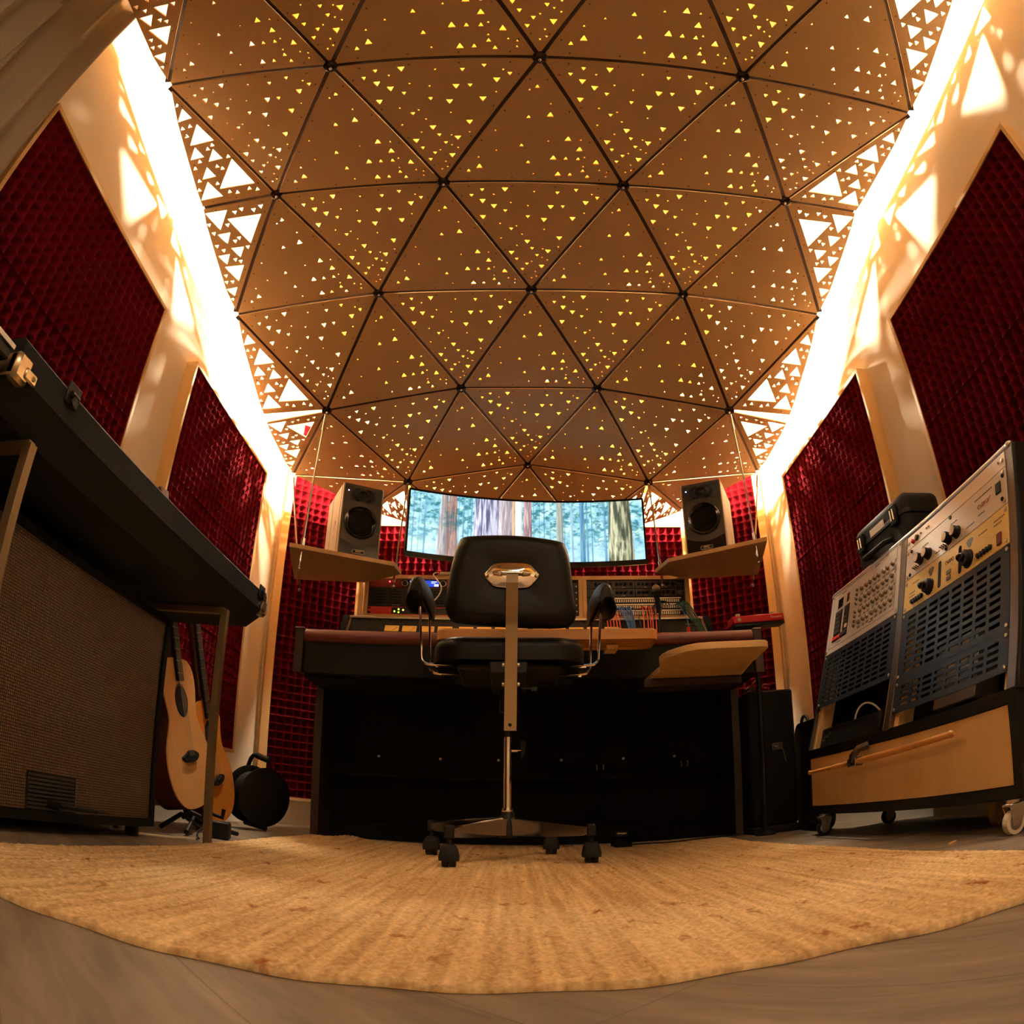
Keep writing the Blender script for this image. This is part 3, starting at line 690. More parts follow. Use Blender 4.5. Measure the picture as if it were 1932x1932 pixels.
for x,z,m_ in ((.126,.015,M_led_g),(.145,.025,M_led_g),(.145,.011,M_led_g),(.166,.022,M_led_y)):
    mb=MB(); mb.lathe([(.0042,0),(.0042,.001),(.0005,.002)],(x,-.001,z),(0,-1,0),10); mb.build('indicator',m_,t)
for z in (.004,.026):
    mb=MB(); mb.box(.001,.014,-.001,0,z,z+.008); mb.build('rack_ear',M_black,t,False)
t=unit('blank_unit','black rack unit in the middle rack box behind the chair','rack unit',RX[1],.018,.16,XB)
for z in (.02,.05,.08,.11,.14):
    mb=MB(); mb.lathe([(.004,0),(.004,.002),(.001,.003)],(.452,0,z),(0,-1,0),8); mb.build('screw',M_steel,t)
WL=mat('panel_lines',(150,140,126),.5)
for q,z in enumerate((.147,.107)):
    t=unit('compressor_unit',['upper','lower'][q]+' black four channel unit with white outlined knobs in the right rack box','rack unit',RX[2],z,.040,XB,group='black four channel units')
    for c in range(4):
        x0=.03+c*.097+(.006 if c>1 else 0)
        mb=MB()
        for a,b_,c_,d_ in ((x0,x0+.092,.034,.0347),(x0,x0+.092,.005,.0057),(x0,x0+.0008,.005,.0347),(x0+.0912,x0+.092,.005,.0347),(x0+.068,x0+.0686,.007,.033),(x0+.035,x0+.052,.004,.0075)): mb.box(a,b_,-.0006,0,c_,d_)
        for k in range(14): 
            xx=x0+.006+k*.0042; mb.box(xx,xx+.0018,-.0006,0,.009+(k*7%5)*.001,.011+(k*7%5)*.001)
        mb.build('outline',WL,t,False)
        for k in range(4):
            mb=MB(); mb.lathe([(.0062,0),(.0055,.009),(.001,.010)],(x0+.012+k*.0195+(.012 if k==3 else 0)*.6,0,.020),(0,-1,0),12); mb.build('knob',M_blackm,t)
    mb=MB(); mb.box(.425,.452,-.0006,0,.024,.026); mb.box(.428,.448,-.0006,0,.018,.0195); mb.box(.43,.446,-.0006,0,.012,.0135); mb.build('lettering',WL,t,False)
for q,z in enumerate((.0775,.048,.0185)):
    lab=['top','middle','bottom'][q]
    t=unit('patch_bay',lab+' silver striped patch bay in the right rack box above the cables','patch bay',RX[2],z,.029,XB,group='silver striped patch bays')
    mb=MB(); mb.box(.02,.44,-.001,0,.019,.025); mb.build('label_strip',M_silver,t,False)
    mb=MB(); 
    for k in range(40):
        for zz in (.006,.013): mb.lathe([(.0036,0),(.0036,.0015),(.002,.0015),(.002,.0005)],(.026+k*.0103,0,zz),(0,-1,0),7)
    o=mb.build('sockets',M_steel,t); o['kind']='stuff'
for x in (.036,):
    pass
# patch cables
def PX(px,Y): return (px-967.4)*.002433*Y/3
def cable(p0,p1,m,lab,grp,sag=.03,r=.0026):
    p0,p1=Vector(p0),Vector(p1)
    pts=bez(p0,p0+Vector((0,-.05,-.005)),p1+Vector((0,-.01,.10)),p1,10)
    mb=MB(); mb.cyl(p0+Vector((0,.012,0)),p0+Vector((0,-.014,0)),.0042,n=8); mb.tube(pts,r,6)
    o=mb.build('patch_cable',m); tag(o,lab,'cable',grp); return o
ZP=1.047
for a,b_ in zip((1134,1141,1147,1149,1153),(1142,1147,1153,1160,1166)):
    cable((PX(a,2.99),2.995,ZP),(PX(b_,2.80),2.79,.845),M_orange,'orange patch cable of the bundle hanging just right of the chair armrest','orange patch cables by the armrest')
for a,b_ in zip((1159,1164,1169,1175,1180,1183),(1182,1184,1187,1189,1191,1193)):
    cable((PX(a,2.99),2.995,ZP+.004),(PX(b_,2.80),2.79,.845),M_bluec,'blue patch cable of the bundle next to the armrest orange cables','blue patch cables by the armrest')
cable((PX(1189,2.99),2.995,ZP),(PX(1205,2.80),2.79,.845),mat('grey_cable',(90,96,104),.5),'thin grey patch cable hanging alone between the blue and orange bundles','',r=.0018)
for a,b_ in zip((1207,1213,1219,1223,1231,1240),(1209,1217,1222,1226,1232,1238)):
    cable((PX(a,2.99),2.995,ZP+.004),(PX(b_,2.80),2.79,.845),M_orange,'orange patch cable of the bundle hanging around the microphone stem','orange patch cables by the microphone')
for i,(a,b_) in enumerate(zip((1262,1256,1250,1246,1242),(1222,1226,1230,1236,1242))):
    p0=Vector((PX(a,2.99),2.995,1.062)); p1=Vector((PX(b_,2.94),2.93,1.005))
    mb=MB(); mb.tube(bez(p0,p0+Vector((-.03,-.06,.012)),p1+Vector((.02,-.01,.07)),p1,12),.0024,6); o=mb.build('patch_cable',mat('dark_blue_cable',(36,56,96),.5)); tag(o,'dark blue patch cable looping left behind the microphone','cable','dark blue looping patch cables')
for i,(a,b_) in enumerate(zip((1272,1276,1280,1284,1287),(1322,1326,1328,1331,1334))):
    p0=Vector((PX(a,2.99),2.995,1.062+.004*i)); p1=Vector((PX(b_,2.80),2.79,.85))
    mb=MB(); mb.tube(bez(p0,p0+Vector((.01,-.06,.0)),p0+(p1-p0)*.5+Vector((0,-.01,.02)),p1,12),.0028,6); o=mb.build('patch_cable',M_green); tag(o,'dark green patch cable slanting down to the right end of the console','cable','dark green slanting patch cables')
# microphone
t=thing('microphone','black stage microphone on a thin stem standing among the orange patch cables','microphone',(.607,2.745,.855))
mb=MB(); mb.cyl((0,0,0),(.002,0,.155),.0052,n=10); mb.lathe([(.018,0),(.018,.006),(.006,.01)],(0,0,0),(0,0,1),16); mb.build('stem',M_black,t)
mb=MB(); mb.lathe([(.0075,.10),(.009,.12),(.011,.16),(.015,.192)],(0,0,0),(-.03,0,1),16); mb.build('body',M_blackm,t)
mb=MB(); mb.sphere((-.0065,0,.205),(.019,.019,.019),14); mb.build('grille',mat('mic_grille',(120,98,72),.5,metal=.6,noise=.4,nscale=900),t)
# small torch / markers
t=thing('small_torch','tiny red, orange and green torch hanging on a cord at the meter bridge','torch',(.745,2.80,.845))
for z0,z1,m_ in ((0,.018,M_green),(.018,.040,M_redo),(.040,.058,M_red)):
    mb=MB(); mb.cyl((0,0,z0),(0,0,z1),.009,n=12); mb.build('barrel',m_,t)
mb=MB(); mb.tube(bez((0,0,.058),(.01,.02,.1),(.006,.10,.16),(.01,.17,.205),10),.0015,5); mb.build('cord',M_bluec,t)
# white cable on the left rack
mb=MB(); mb.tube(bez((-.345,2.985,1.215),(-.40,2.95,1.20),(-.32,2.93,1.16),(-.322,2.93,1.12),8)+bez((-.322,2.93,1.12),(-.325,2.92,1.06),(-.40,2.90,1.02),(-.425,2.88,.985),10)[1:],.003,7); mb.box(-.34,-.27,2.99,3.05,1.2072,1.222,.003)
o=mb.build('white_cable',M_cream); tag(o,'thin white cable hanging down the front of the left rack box','cable')

# ---------------------------------------------------------------- curved monitor
def monitor():
    A=Vector((-.493,2.90,0)); B=Vector((.625,3.0,0)); ch=(B-A).length; u=(B-A)/ch; nn=Vector((-u.y,u.x,0)); sag=.085
    R=(ch*ch/4+sag*sag)/(2*sag)
    def pt(s,off=0.0):
        a=math.asin(ch/2/R); th=-a+2*a*s; c=A+u*ch/2-nn*(R-sag); return c+(u*math.sin(th)+nn*math.cos(th))*(R+off)
    t=thing('curved_monitor','ultrawide curved monitor showing a misty redwood forest','monitor',(.06,3.05,1.2075))
    z0,z1=1.268,1.603
    # screen
    nx,nz=420,112
    S=np.linspace(.008,.992,nx); Zs=np.linspace(z0+.022,z1-.008,nz)
    V=[];
    for z in Zs:
        for s in S:
            p=pt(s,-.0015); V.append((p.x,p.y,z))
    idx=np.arange(nx*nz).reshape(nz,nx); F=np.stack([idx[:-1,:-1],idx[:-1,1:],idx[1:,1:],idx[1:,:-1]],-1).reshape(-1,4)
    U,Wv=np.meshgrid(S,np.linspace(0,1,nz))
    def sn(sx,sy,seed,oct=4):
        r=np.random.default_rng(seed); out=np.zeros(U.shape); amp=1
        for o in range(oct):
            gx,gy=int(sx*2**o)+2,int(sy*2**o)+2; g=r.random((gy,gx)); x=U*(gx-1.001); y=Wv*(gy-1.001); i=x.astype(int); j=y.astype(int); fx=x-i; fy=y-j
            out+=amp*(g[j,i]*(1-fx)*(1-fy)+g[j,i+1]*fx*(1-fy)+g[j+1,i]*(1-fx)*fy+g[j+1,i+1]*fx*fy); amp*=.55
        return out/ (sum(.55**o for o in range(oct)))
    mixc=lambda a,b_,t_: a*(1-t_[...,None])+b_*t_[...,None]
    c=lambda r,g,b_: np.clip((np.array([r,g,b_])/255.0-.5)*1.15+.5,0,1)
    img=mixc(np.broadcast_to(c(120,178,196),U.shape+(3,)),np.broadcast_to(c(214,238,242),U.shape+(3,)),np.clip(sn(30,10,1)*1.8-.45,0,1))
    fol=np.clip((sn(60,26,2)-.47)*6,0,1)*np.clip(.35+Wv*.9,0,1); img=mixc(img,np.broadcast_to(c(44,110,120),img.shape),fol*.8)
    hi=np.clip((sn(80,34,3)-.58)*6,0,1); img=mixc(img,np.broadcast_to(c(186,232,206),img.shape),hi*.8)
    fog=np.clip(1-Wv*2.1,0,1)**1.2; img=mixc(img,np.broadcast_to(c(176,214,240),img.shape),fog*.75)
    gl=np.clip(1-((U-.06)/.09)**2-((Wv-.14)/.13)**2,0,1)*np.clip(sn(50,30,9)*1.6-.2,0,1); img=mixc(img,np.broadcast_to(c(214,240,206),img.shape),gl)
    def trunk(uc,w0,w1,ca,cb,seed,op=1.0,fine=90,top=1.0):
        nonlocal img
        hw=(w1+(w0-w1)*(1-Wv))/2; m=np.clip((hw-np.abs(U-uc))/.0016,0,1)*op*(Wv<=top)
        st_=sn(fine*4,3,seed,3); k=np.clip((st_-.5)*4.2+.5,0,1); col=mixc(np.broadcast_to(ca,img.shape),np.broadcast_to(cb,img.shape),k)
        side=np.clip(.5+(U-uc)/(hw*2+1e-6),0,1); col=col*(1.08-.28*side)[...,None]
        img=mixc(img,np.clip(col,0,1),m)
    for uc,wd in ((.025,.006),(.05,.004),(.075,.008),(.215,.006),(.235,.009),(.255,.005),(.27,.007),(.53,.006),(.555,.004),(.575,.007),(.60,.005),(.66,.006),(.755,.01),(.775,.006),(.83,.012),(.845,.006)): trunk(uc,wd,wd*.9,c(70,128,170),c(120,172,200),int(uc*999),.75)
    trunk(.155,.055,.028,c(122,108,120),c(178,146,132),21,.9); trunk(.19,.05,.035,c(134,104,104),c(196,150,132),22,.85,top=1)
    trunk(.148,.05,.02,c(222,232,226),c(150,150,160),23,.55)
    fl=np.clip(1-((U-.185)/.05)**2-((Wv-.58)/.22)**2,0,1)*np.clip(sn(70,40,33)*2-.5,0,1); img=mixc(img,np.broadcast_to(c(60,110,120),img.shape),fl)
    trunk(.365,.185,.165,c(96,100,130),c(206,206,224),31,1,50); trunk(.415,.06,.06,c(170,156,160),c(232,222,220),34,.8,60)
    trunk(.447,.012,.012,c(230,170,120),c(240,200,160),35,.9); trunk(.468,.030,.03,c(250,250,252),c(255,255,255),36)
    trunk(.505,.040,.036,c(140,116,128),c(214,190,186),37,1,70)
    trunk(.64,.035,.028,c(150,164,160),c(196,190,170),41); trunk(.69,.014,.012,c(200,226,240),c(150,190,210),42); trunk(.735,.026,.02,c(84,140,180),c(128,172,190),43)
    trunk(.895,.110,.088,c(84,92,78),c(196,196,164),51,1,40); lt=np.clip(1-((U-.885)/.04)**2-((Wv-.22)/.2)**2,0,1)*np.clip(sn(120,14,53)*2.4-.8,0,1); img=mixc(img,np.broadcast_to(c(244,240,200),img.shape),lt)
    lin=np.where(img<=.04045,img/12.92,((img+.055)/1.055)**2.4)
    me=bpy.data.meshes.new('screen'); me.from_pydata(V,[],F.tolist()); L=t.location
    me.transform(Matrix.Translation(-L))
    ca=me.color_attributes.new('picture','FLOAT_COLOR','POINT'); ca.data.foreach_set('color',np.concatenate([lin.reshape(-1,3),np.ones((nx*nz,1))],1).ravel())
    m=bpy.data.materials.new('forest_picture'); m.use_nodes=True; nt=m.node_tree; b=nt.nodes['Principled BSDF']; at=nt.nodes.new('ShaderNodeAttribute'); at.attribute_name='picture'
    b.inputs['Base Color'].default_value=(.01,.01,.01,1); b.inputs['Roughness'].default_value=.3; nt.links.new(at.outputs['Color'],b.inputs['Emission Color']); b.inputs['Emission Strength'].default_value=1.3
    me.materials.append(m); o=bpy.data.objects.new('screen',me); COL.objects.link(o); o.parent=t
    # housing
    n=40; mb=MB(); rings=[]
    for i in range(n+1):
        s=i/n; f=pt(s,0); b_=pt(s,.03); rings.append([(f.x,f.y,z0),(b_.x,b_.y,z0+.02),(b_.x,b_.y,z1-.015),(f.x,f.y,z1)])
    mb.ring(rings); wb(mb,'housing',M_black,t)
    mb=MB()
    for (za,zb) in ((z0-.004,z0+.020),(z1-.006,z1+.002)):
        mb.ring([[(pt(i/n,-.003).x,pt(i/n,-.003).y,za),(pt(i/n,.004).x,pt(i/n,.004).y,za),(pt(i/n,.004).x,pt(i/n,.004).y,zb),(pt(i/n,-.003).x,pt(i/n,-.003).y,zb)] for i in range(n+1)])
    for s0,s1 in ((0,.007),(.993,1)):
        a,b_=pt(s0,-.003),pt(s1,-.003); c_,d_=pt(s1,.004),pt(s0,.004)
        mb.ring([[(p.x,p.y,z0) for p in (a,b_,c_,d_)],[(p.x,p.y,z1) for p in (a,b_,c_,d_)]])
    wb(mb,'bezel',M_gloss,t)
    mb=MB(); mb.box(.02,.10,3.07,3.11,1.22,1.45,.01); mb.box(-.06,.18,3.03,3.22,1.2075,1.222,.006); mb.box(.03,.09,3.05,3.09,1.38,1.5); wb(mb,'stand',M_black,t)
monitor()

# ---------------------------------------------------------------- hanging shelves and speakers
def shelf(lab,poly,z,rods,side):
    c=sum((Vector((x,y)) for x,y in poly),Vector((0,0)))/len(poly)
    t=thing('hanging_shelf',lab,'hanging shelf',(c.x,c.y,z),0,'speaker shelves hung from the dome')
    pl=[(x-c.x,y-c.y) for x,y in poly]
    if side>0: pl=pl[::-1]
    mb=MB(); mb.prism(pl,Matrix.Identity(4),.018); mb.build('board',M_mdf,t)
    mb=MB(); n=len(pl)
    for (top,bot) in rods:
        a,b_=Vector(top),Vector(bot); d=(b_-a).normalized()
        mb=MB(); mb.cyl(a+d*.02,b_-d*.0,.0042,n=8); r=wb(mb,'rod',M_steel,t)
        mb=MB(); mb.cyl(a+d*.02,a+d*.10,.007,n=10); wb(mb,'turnbuckle',M_chrome,t,r)
        mb=MB(); mb.cyl(b_-d*.055,b_-d*.018,.0085,n=10); wb(mb,'rod_nut',M_chrome,t,r)
        mb=MB(); mb.cyl(b_+d*.0,b_+d*.05,.003,n=8); mb.cyl(b_+d*.02,b_+d*.045,.0065,n=8); mb.sphere(tuple(b_+d*.075),.0085,10); mb.cyl(b_+d*.045,b_+d*.07,.0018,n=6); wb(mb,'threaded_end',M_chrome,t,r)
    return t
shelf('left hanging shelf of brown board carrying the left speaker',[(-.922,2.55),(-.512,2.764),(-.498,2.875),(-.69,2.997),(-1.03,2.976)],1.165,
      [(ND['a1'],(-.882,2.600,1.165)),(ND['b0'],(-.995,2.935,1.165)),(ND['a0'],(-.524,2.860,1.165))],-1)
shelf('right hanging shelf of brown board carrying the right speaker',[(1.055,2.545),(.675,2.793),(.645,2.939),(.819,3.027),(1.164,2.982)],1.198,
      [(ND['d1'],(1.022,2.600,1.198)),(ND['d0'],(1.125,2.94,1.198)),(ND['c0'],(.668,2.925,1.198))],1)
def speaker(lab,loc,rz,mirror):
    t=thing('studio_monitor',lab,'speaker',loc,rz,'studio speakers on the hanging shelves')
    W,D,Hh=.178,.285,.352
    mb=MB(); mb.box(-W/2+.001,W/2-.001,.012,D,.001,Hh-.001,.004); mb.build('cabinet',M_black,t)
    for s in (-1,1):
        for (a,b_) in ((.0,.022),(.034,.185),(.197,D)):
            mb=MB(); x0=s*W/2; mb.box(min(x0,x0+s*.006),max(x0,x0+s*.006),a,b_,0,Hh,.001); mb.build('side_panel',M_spkside,t)
        cu=[(0,.085,.215),(0,.075,.228),(0,.078,.20),(0,.10,.185),(0,.082,.178),(0,.074,.16),(0,.09,.145)]
        mb=MB(); mb.tube([(s*(W/2+.0065),y+.02,z-.03) for _,y,z in cu],.0012,5); mb.build('side_emblem',M_silver,t)
    mb=MB(); mb.box(-W/2,W/2,0,.014,0,Hh,.003); baf=mb.build('baffle',M_baffle,t)
    FR=frame((0,-.0005,0),(1,0,0),(0,0,1))
    pl=[(-W/2+.002,.003),(W/2-.002,.003),(W/2-.002,.085)]+[(W/2-.002-(W-.004)*i/10,.085-.022*math.sin(PI*i/10)) for i in range(1,10)]+[(-W/2+.002,.085)]
    mb=MB(); mb.prism(pl,FR,.0015); mb.build('lower_panel',M_gloss,t,True)
    pl=[(-W/2+.002,.262)]+[(-W/2+.002+(W-.004)*i/10,.262+.014*math.sin(PI*i/10)) for i in range(1,10)]+[(W/2-.002,.262),(W/2-.002,Hh-.014),(-W/2+.002,Hh-.014)]
    mb=MB(); mb.prism(pl,FR,.0015); mb.build('tweeter_plate',mat('tweeter_plate',(34,31,28),.5),t,True)
    mb=MB(); mb.lathe([(.074,0),(.076,.004),(.072,.007),(.066,.004),(.061,.001),(.058,.004),(.05,-.006),(.022,-.022),(.0001,-.024)],(0,-.001,.172),(0,-1,0),40); wf=mb.build('woofer',M_gloss,t)
    mb=MB(); mb.lathe([(.077,0),(.077,.003),(.073,.005),(.073,0)],(0,-.001,.172),(0,-1,0),40); mb.build('surround',M_rubber,t)
    mb=MB(); mb.lathe([(.022,-.022),(.019,-.014),(.011,-.009),(.0001,-.008)],(0,-.001,.172),(0,-1,0),24); mb.build('dust_cap',M_gloss,t)
    mb=MB(); mb.lathe([(.024,0),(.025,.006),(.02,.007),(.016,.001),(.009,.006),(.0001,.008)],(0,-.002,.302),(0,-1,0),28); mb.build('tweeter',M_black,t)
    for s in (-1,1):
        for k,rx in enumerate((.033,.043,.053)):
            pts=[(s*(rx*math.cos(a)*.95+.002),-.004,.302+.034*math.sin(a)) for a in [math.radians(-62+124*i/10) for i in range(11)]]
            mb=MB(); mb.tube(pts,.0034,6); mb.build('waveguide_fin',M_black,t)
    mb=MB(); mb.sphere((-.070,-.002,.316),.0032,8); mb.build('power_light',M_led_b,t)
    mb=MB(); mb.prism(rrect(.058,.018,.008,5),frame((0,-.002,.034),(1,0,0),(0,0,1)),.0012); bd=mb.build('badge',M_silver,t)
    mb=MB(); mb.prism(rrect(.054,.014,.006,5),frame((0,-.0032,.034),(1,0,0),(0,0,1)),.0006); mb.build('badge_face',M_black,t)
    mb=MB(); mb.text('PMC',.0135,frame((0,-.0040,.034),(1,0,0),(0,0,1)),.0004); mb.build('lettering',M_cream,t)
    return t
speaker('left black and grey studio speaker on the left hanging shelf',(-.672,2.742,1.1835),math.radians(27.5),1)
speaker('right black and grey studio speaker on the right hanging shelf',(.847,2.752,1.2165),math.radians(-26),-1)

# ---------------------------------------------------------------- swivel chair
ch=thing('swivel_chair','black leather swivel chair with a chrome frame in the middle of the rug','chair',(-.013,1.96,.011))
out=[(-.125,.883),(.004,.886),(.119,.871),(.140,.853),(.150,.805),(.157,.722),(.163,.672),(.152,.643),(.121,.632),(-.008,.634),(-.137,.643),(-.166,.655),(-.178,.691),(-.173,.753),(-.164,.81),(-.150,.864)]
out=smooth_poly([(x,z) for x,z in out],5)[::-1]
BT=math.radians(6)
def backrest():
    # cushion outline in (x,z), thickness along y: rounded rim, rear face with a shallow hollow round the bracket
    P=[Vector((x,z)) for x,z in out]; c=Vector((-.008,.760)); rings=[]
    lay=lambda q,y: [(c.x+(p.x-c.x)*q,y,c.y+(p.y-c.y)*q) for p in P]
    for i in range(1,25):
        q=i/24 if i>1 else .02
        y=1.699+.011*math.exp(-(q/.42)**2)+.004*q*q
        if q>.78: t=(q-.78)/.22; y+=.030*(1-math.sqrt(max(0,1-t*t)))
        rings.append(lay(q,y))
    for t in (.3,.6,1.0): rings.append(lay(1-.10*(1-math.sqrt(max(0,1-t*t))),1.733+.034*t))
    for q in (.7,.4,.1,.02): rings.append(lay(q,1.775))
    mb=MB(); mb.ring(rings); return wb(mb,'backrest',M_leath,ch,None,True,70)
bk=backrest()
pl=[(-.078,.762),(-.049,.796),(.038,.796),(.066,.762),(.036,.731),(-.048,.733)]
pl=smooth_poly([pl[0],((-.066),.781),pl[1],(-.005,.799),pl[2],(.055,.781),pl[3],(.053,.744),pl[4],(-.006,.729),pl[5],(-.066,.745)],4)
mb=MB(); mb.cushion(pl[::-1] if False else pl[::-1],frame((0,1.705,0),(1,0,0),(0,0,1)),.006,.004,3,.006); bp=wb(mb,'back_plate',M_chrome,ch)
mb=MB()
mb.tube([(-.055,1.688,.767),(-.046,1.688,.767),(-.033,1.688,.767),(-.03,1.688,.767),(.022,1.688,.766),(.025,1.688,.766),(.036,1.688,.766),(.045,1.688,.766)],[.003,.006,.0075,.005,.005,.0075,.006,.003],12); wb(mb,'pivot_pin',M_chrome,ch,bp)
for x in (-.071,.060):
    mb=MB(); mb.lathe([(.0055,0),(.0055,.003),(.003,.005),(.0005,.005)],(x,1.6955,.762),(0,-1,0),12); wb(mb,'screw',M_steel,ch,bp)
# flat support bar: leans back at the top, straight below, then a foot under the seat
mb=MB(); prof=[(1.683,.760),(1.676,.735),(1.700,.640),(1.704,.628),(1.704,.360)]
V=[]
for y,z in prof:
    k=(.76-z)/.4*.003
    V+= [(-.019-k,y-.0035,z),(.0115-k,y-.0035,z),(.0115-k,y+.0035,z),(-.019-k,y+.0035,z)]
mb.ring([V[i*4:i*4+4] for i in range(len(prof))]); bar=wb(mb,'support_bar',M_satin,ch,None,True,20)
mb=MB(); mb.lathe([(.0045,0),(.0045,.001),(.0005,.001)],(-.0075,1.7003,.374),(0,-1,0),14); wb(mb,'bar_hole',M_dark,ch,bar)
for z in (.528,.478):
    for s in (-1,1):
        mb=MB(); mb.lathe([(.006,0),(.006,.005),(.001,.007)],(-.006+s*.0165,1.708,z),(s,0,0),10); wb(mb,'bolt',M_steel,ch,bar)
# seat
se=rrect(.405,.40,.085,8); se=[(x-.012,y+1.955) for x,y in se]
mb=MB(); mb.cushion(se,frame((0,0,.552),(1,0,0),(0,1,0)),.066,.030,6,.008); wb(mb,'seat',M_leath,ch,None,True,60)
mb=MB(); mb.box(-.15,.13,1.80,2.11,.535,.553,.006); mb.box(-.06,.036,1.706,2.05,.505,.537,.004); mb.cyl((-.012,1.96,.44),(-.012,1.96,.51),.028,n=20); wb(mb,'seat_bracket',M_black,ch)
mb=MB(); mb.cyl((.02,1.75,.475),(.06,1.75,.473),.003,n=8); mb.box(.045,.062,1.745,1.755,.466,.480,.003); wb(mb,'tilt_knob',M_black,ch)
# armrests
for s,xr,xo,xp,zt,y0 in ((-1,-.163,-.250,-.262,.78,1.84),(1,.151,.231,.243,.755,1.84)):
    for y,dx in ((1.84,0),(1.975,.004)):
        x1=xo-s*(.0)-s*dx*2; r=.022
        pts=[(xr-s*.03,y,.549),(x1-s*r*1.2,y,.553)]+[(x1-s*r*(1-math.sin(a)),y,.553+r*(1-math.cos(a))) for a in [PI/2*i/5 for i in range(1,6)]]+[(xp-s*dx*3,y+.004,zt-.03),(xp-s*dx*3,y+.006,zt)]
        mb=MB(); mb.tube(pts,.0036,8); mb.box(xr-s*.045,xr+s*.045,y-.006,y+.006,.545,.549); wb(mb,'arm_rod',M_chrome,ch)
    # padded arm: a rounded wedge running front to back, leaning outwards
    sec=smooth_poly([(-.048,-.032),(-.034,.036),(-.016,.054),(.004,.054),(.022,.034),(.036,-.006),(.036,-.050),(.026,-.060),(.008,-.034),(-.02,-.026),(-.042,-.028)],4)
    c=(-.266,.763) if s<0 else (.250,.746)
    R=[]
    for k in range(13):
        t=k/12; y=1.80+.27*t; q=math.sin(PI*min(max(t*.94+.03,0),1))**.35
        R.append([(c[0]+(-s)*px_*q*(.92),y,c[1]+pz*q*.92+.012*t) for px_,pz in sec])
    mb=MB(); mb.ring(R); wb(mb,'armrest',M_leath,ch,None,True,60)
# column
mb=MB(); mb.cyl((-.014,1.96,.155),(-.014,1.96,.368),.0125,n=24); mb.lathe([(.0165,.152),(.018,.157),(.0165,.163),(.0125,.163)],(-.014,1.96,0),(0,0,1),24); wb(mb,'column',M_chrome,ch)
mb=MB(); mb.cyl((-.014,1.96,.36),(-.012,1.96,.45),.0085,n=16); wb(mb,'inner_post',M_black,ch)
mb=MB(); mb.cyl((-.002,1.96,.329),(.014,1.958,.329),.0045,n=10); mb.cyl((.014,1.958,.330),(.024,1.957,.331),.002,n=8); kn=wb(mb,'knob_stem',M_chrome,ch)
mb=MB(); mb.prism(smooth_poly([(-.024,-.004),(-.018,.004),(0,.006),(.018,.010),(.026,.004),(.022,-.006),(0,-.004)],3),frame((.027,1.952,.332),(0,0,1),(1,0,0)),.010); wb(mb,'knob',M_rubber,ch,kn)
mb=MB(); mb.lathe([(.021,.078),(.0265,.080),(.0245,.120),(.0185,.150),(.0165,.154),(.0125,.154)],(-.014,1.96,0),(0,0,1),20); wb(mb,'hub',M_black,ch)
ends=[(-.150,1.728),(.201,1.852),(.117,2.190),(-.233,2.090)]
def leg(ex,ey):
    c=Vector((-.014,1.96)); e=Vector((ex,ey)); d=(e-c).normalized(); nn=Vector((-d.y,d.x)); L=(e-c).length
    R=[]
    for s_,hw,z0,z1 in ((.014,.013,.084,.138),(L*.5,.0125,.083,.129),(L-.02,.0115,.086,.117),(L+.004,.0110,.094,.114)):
        p=c+d*s_
        sec=[(-hw,z0),(hw,z0),(hw,z1-.004),(hw*.6,z1),(-hw*.6,z1),(-hw,z1-.004)]
        R.append([(p.x+nn.x*a,p.y+nn.y*a,z) for a,z in sec])
    mb=MB(); mb.ring(R); lg=wb(mb,'leg',mat('leg_chrome',(176,166,156),.12,metal=1.0),ch,None,True,25)
    p=e+d*.006
    mb=MB(); mb.cyl((p.x,p.y,.064),(p.x,p.y,.10),.0055,n=12); mb.box(p.x-.0125,p.x+.0125,p.y-.012,p.y+.010,.084,.119,.003); wb(mb,'caster_stem',M_black,ch,lg)
    # hood over twin wheels
    mb=MB(); mb.ring([[(p.x+q[0],p.y+q[1],z+.008) for q in rrect(w_,d_,min(w_,d_)*.22,3)] for z,w_,d_ in ((.020,.049,.050),(.030,.050,.051),(.048,.043,.044),(.058,.034,.034),(.062,.022,.022))])
    wb(mb,'caster_hood',M_rubber,ch,lg,True,40)
    for sx in (-1,1):
        mb=MB(); mb.lathe([(.0215,0),(.0225,.003),(.0225,.012),(.021,.015)],(p.x+sx*.0015,p.y,.0325),(sx,0,0),20); wb(mb,'caster_wheel',M_black,ch,lg)
for e in ends: leg(*e)

# ---------------------------------------------------------------- stage piano and speaker cabinet on the left
pn=thing('stage_piano','long black stage piano case with chrome corners on thin steel legs by the left wall','stage piano',(-.97,1.25,0))
mb=MB(); prof=[(-.755,.690),(-.742,.700),(-.742,.752),(-.75,.760),(-1.095,.760),(-1.10,.755),(-1.10,.662),(-1.09,.655),(-.80,.655)]
mb.prism([(x,z) for x,z in prof],frame((0,1.905,0),(1,0,0),(0,0,1)),1.26); wb(mb,'case',M_tolex,pn,None,False)
mb=MB(); mb.box(-1.09,-.76,.655,1.89,.760,.766,.004); wb(mb,'lid',M_tolex,pn)
for y in (.652,1.897):
    s=1 if y<1 else -1
    mb=MB(); mb.box(-.765,-.738,y-s*.012,y+s*.03,.686,.735,.007); mb.box(-.740,-.7345,y+s*.012,y+s*.045,.696,.716,.003); mb.sphere((-.735,y+s*.034,.706),.005,8); mb.box(-.80,-.745,y-s*.012,y-s*.006,.69,.73,.003)
    wb(mb,'corner_cap',mat('old_chrome',(190,172,140),.3,metal=.9) if y<1 else M_steelpost,pn)
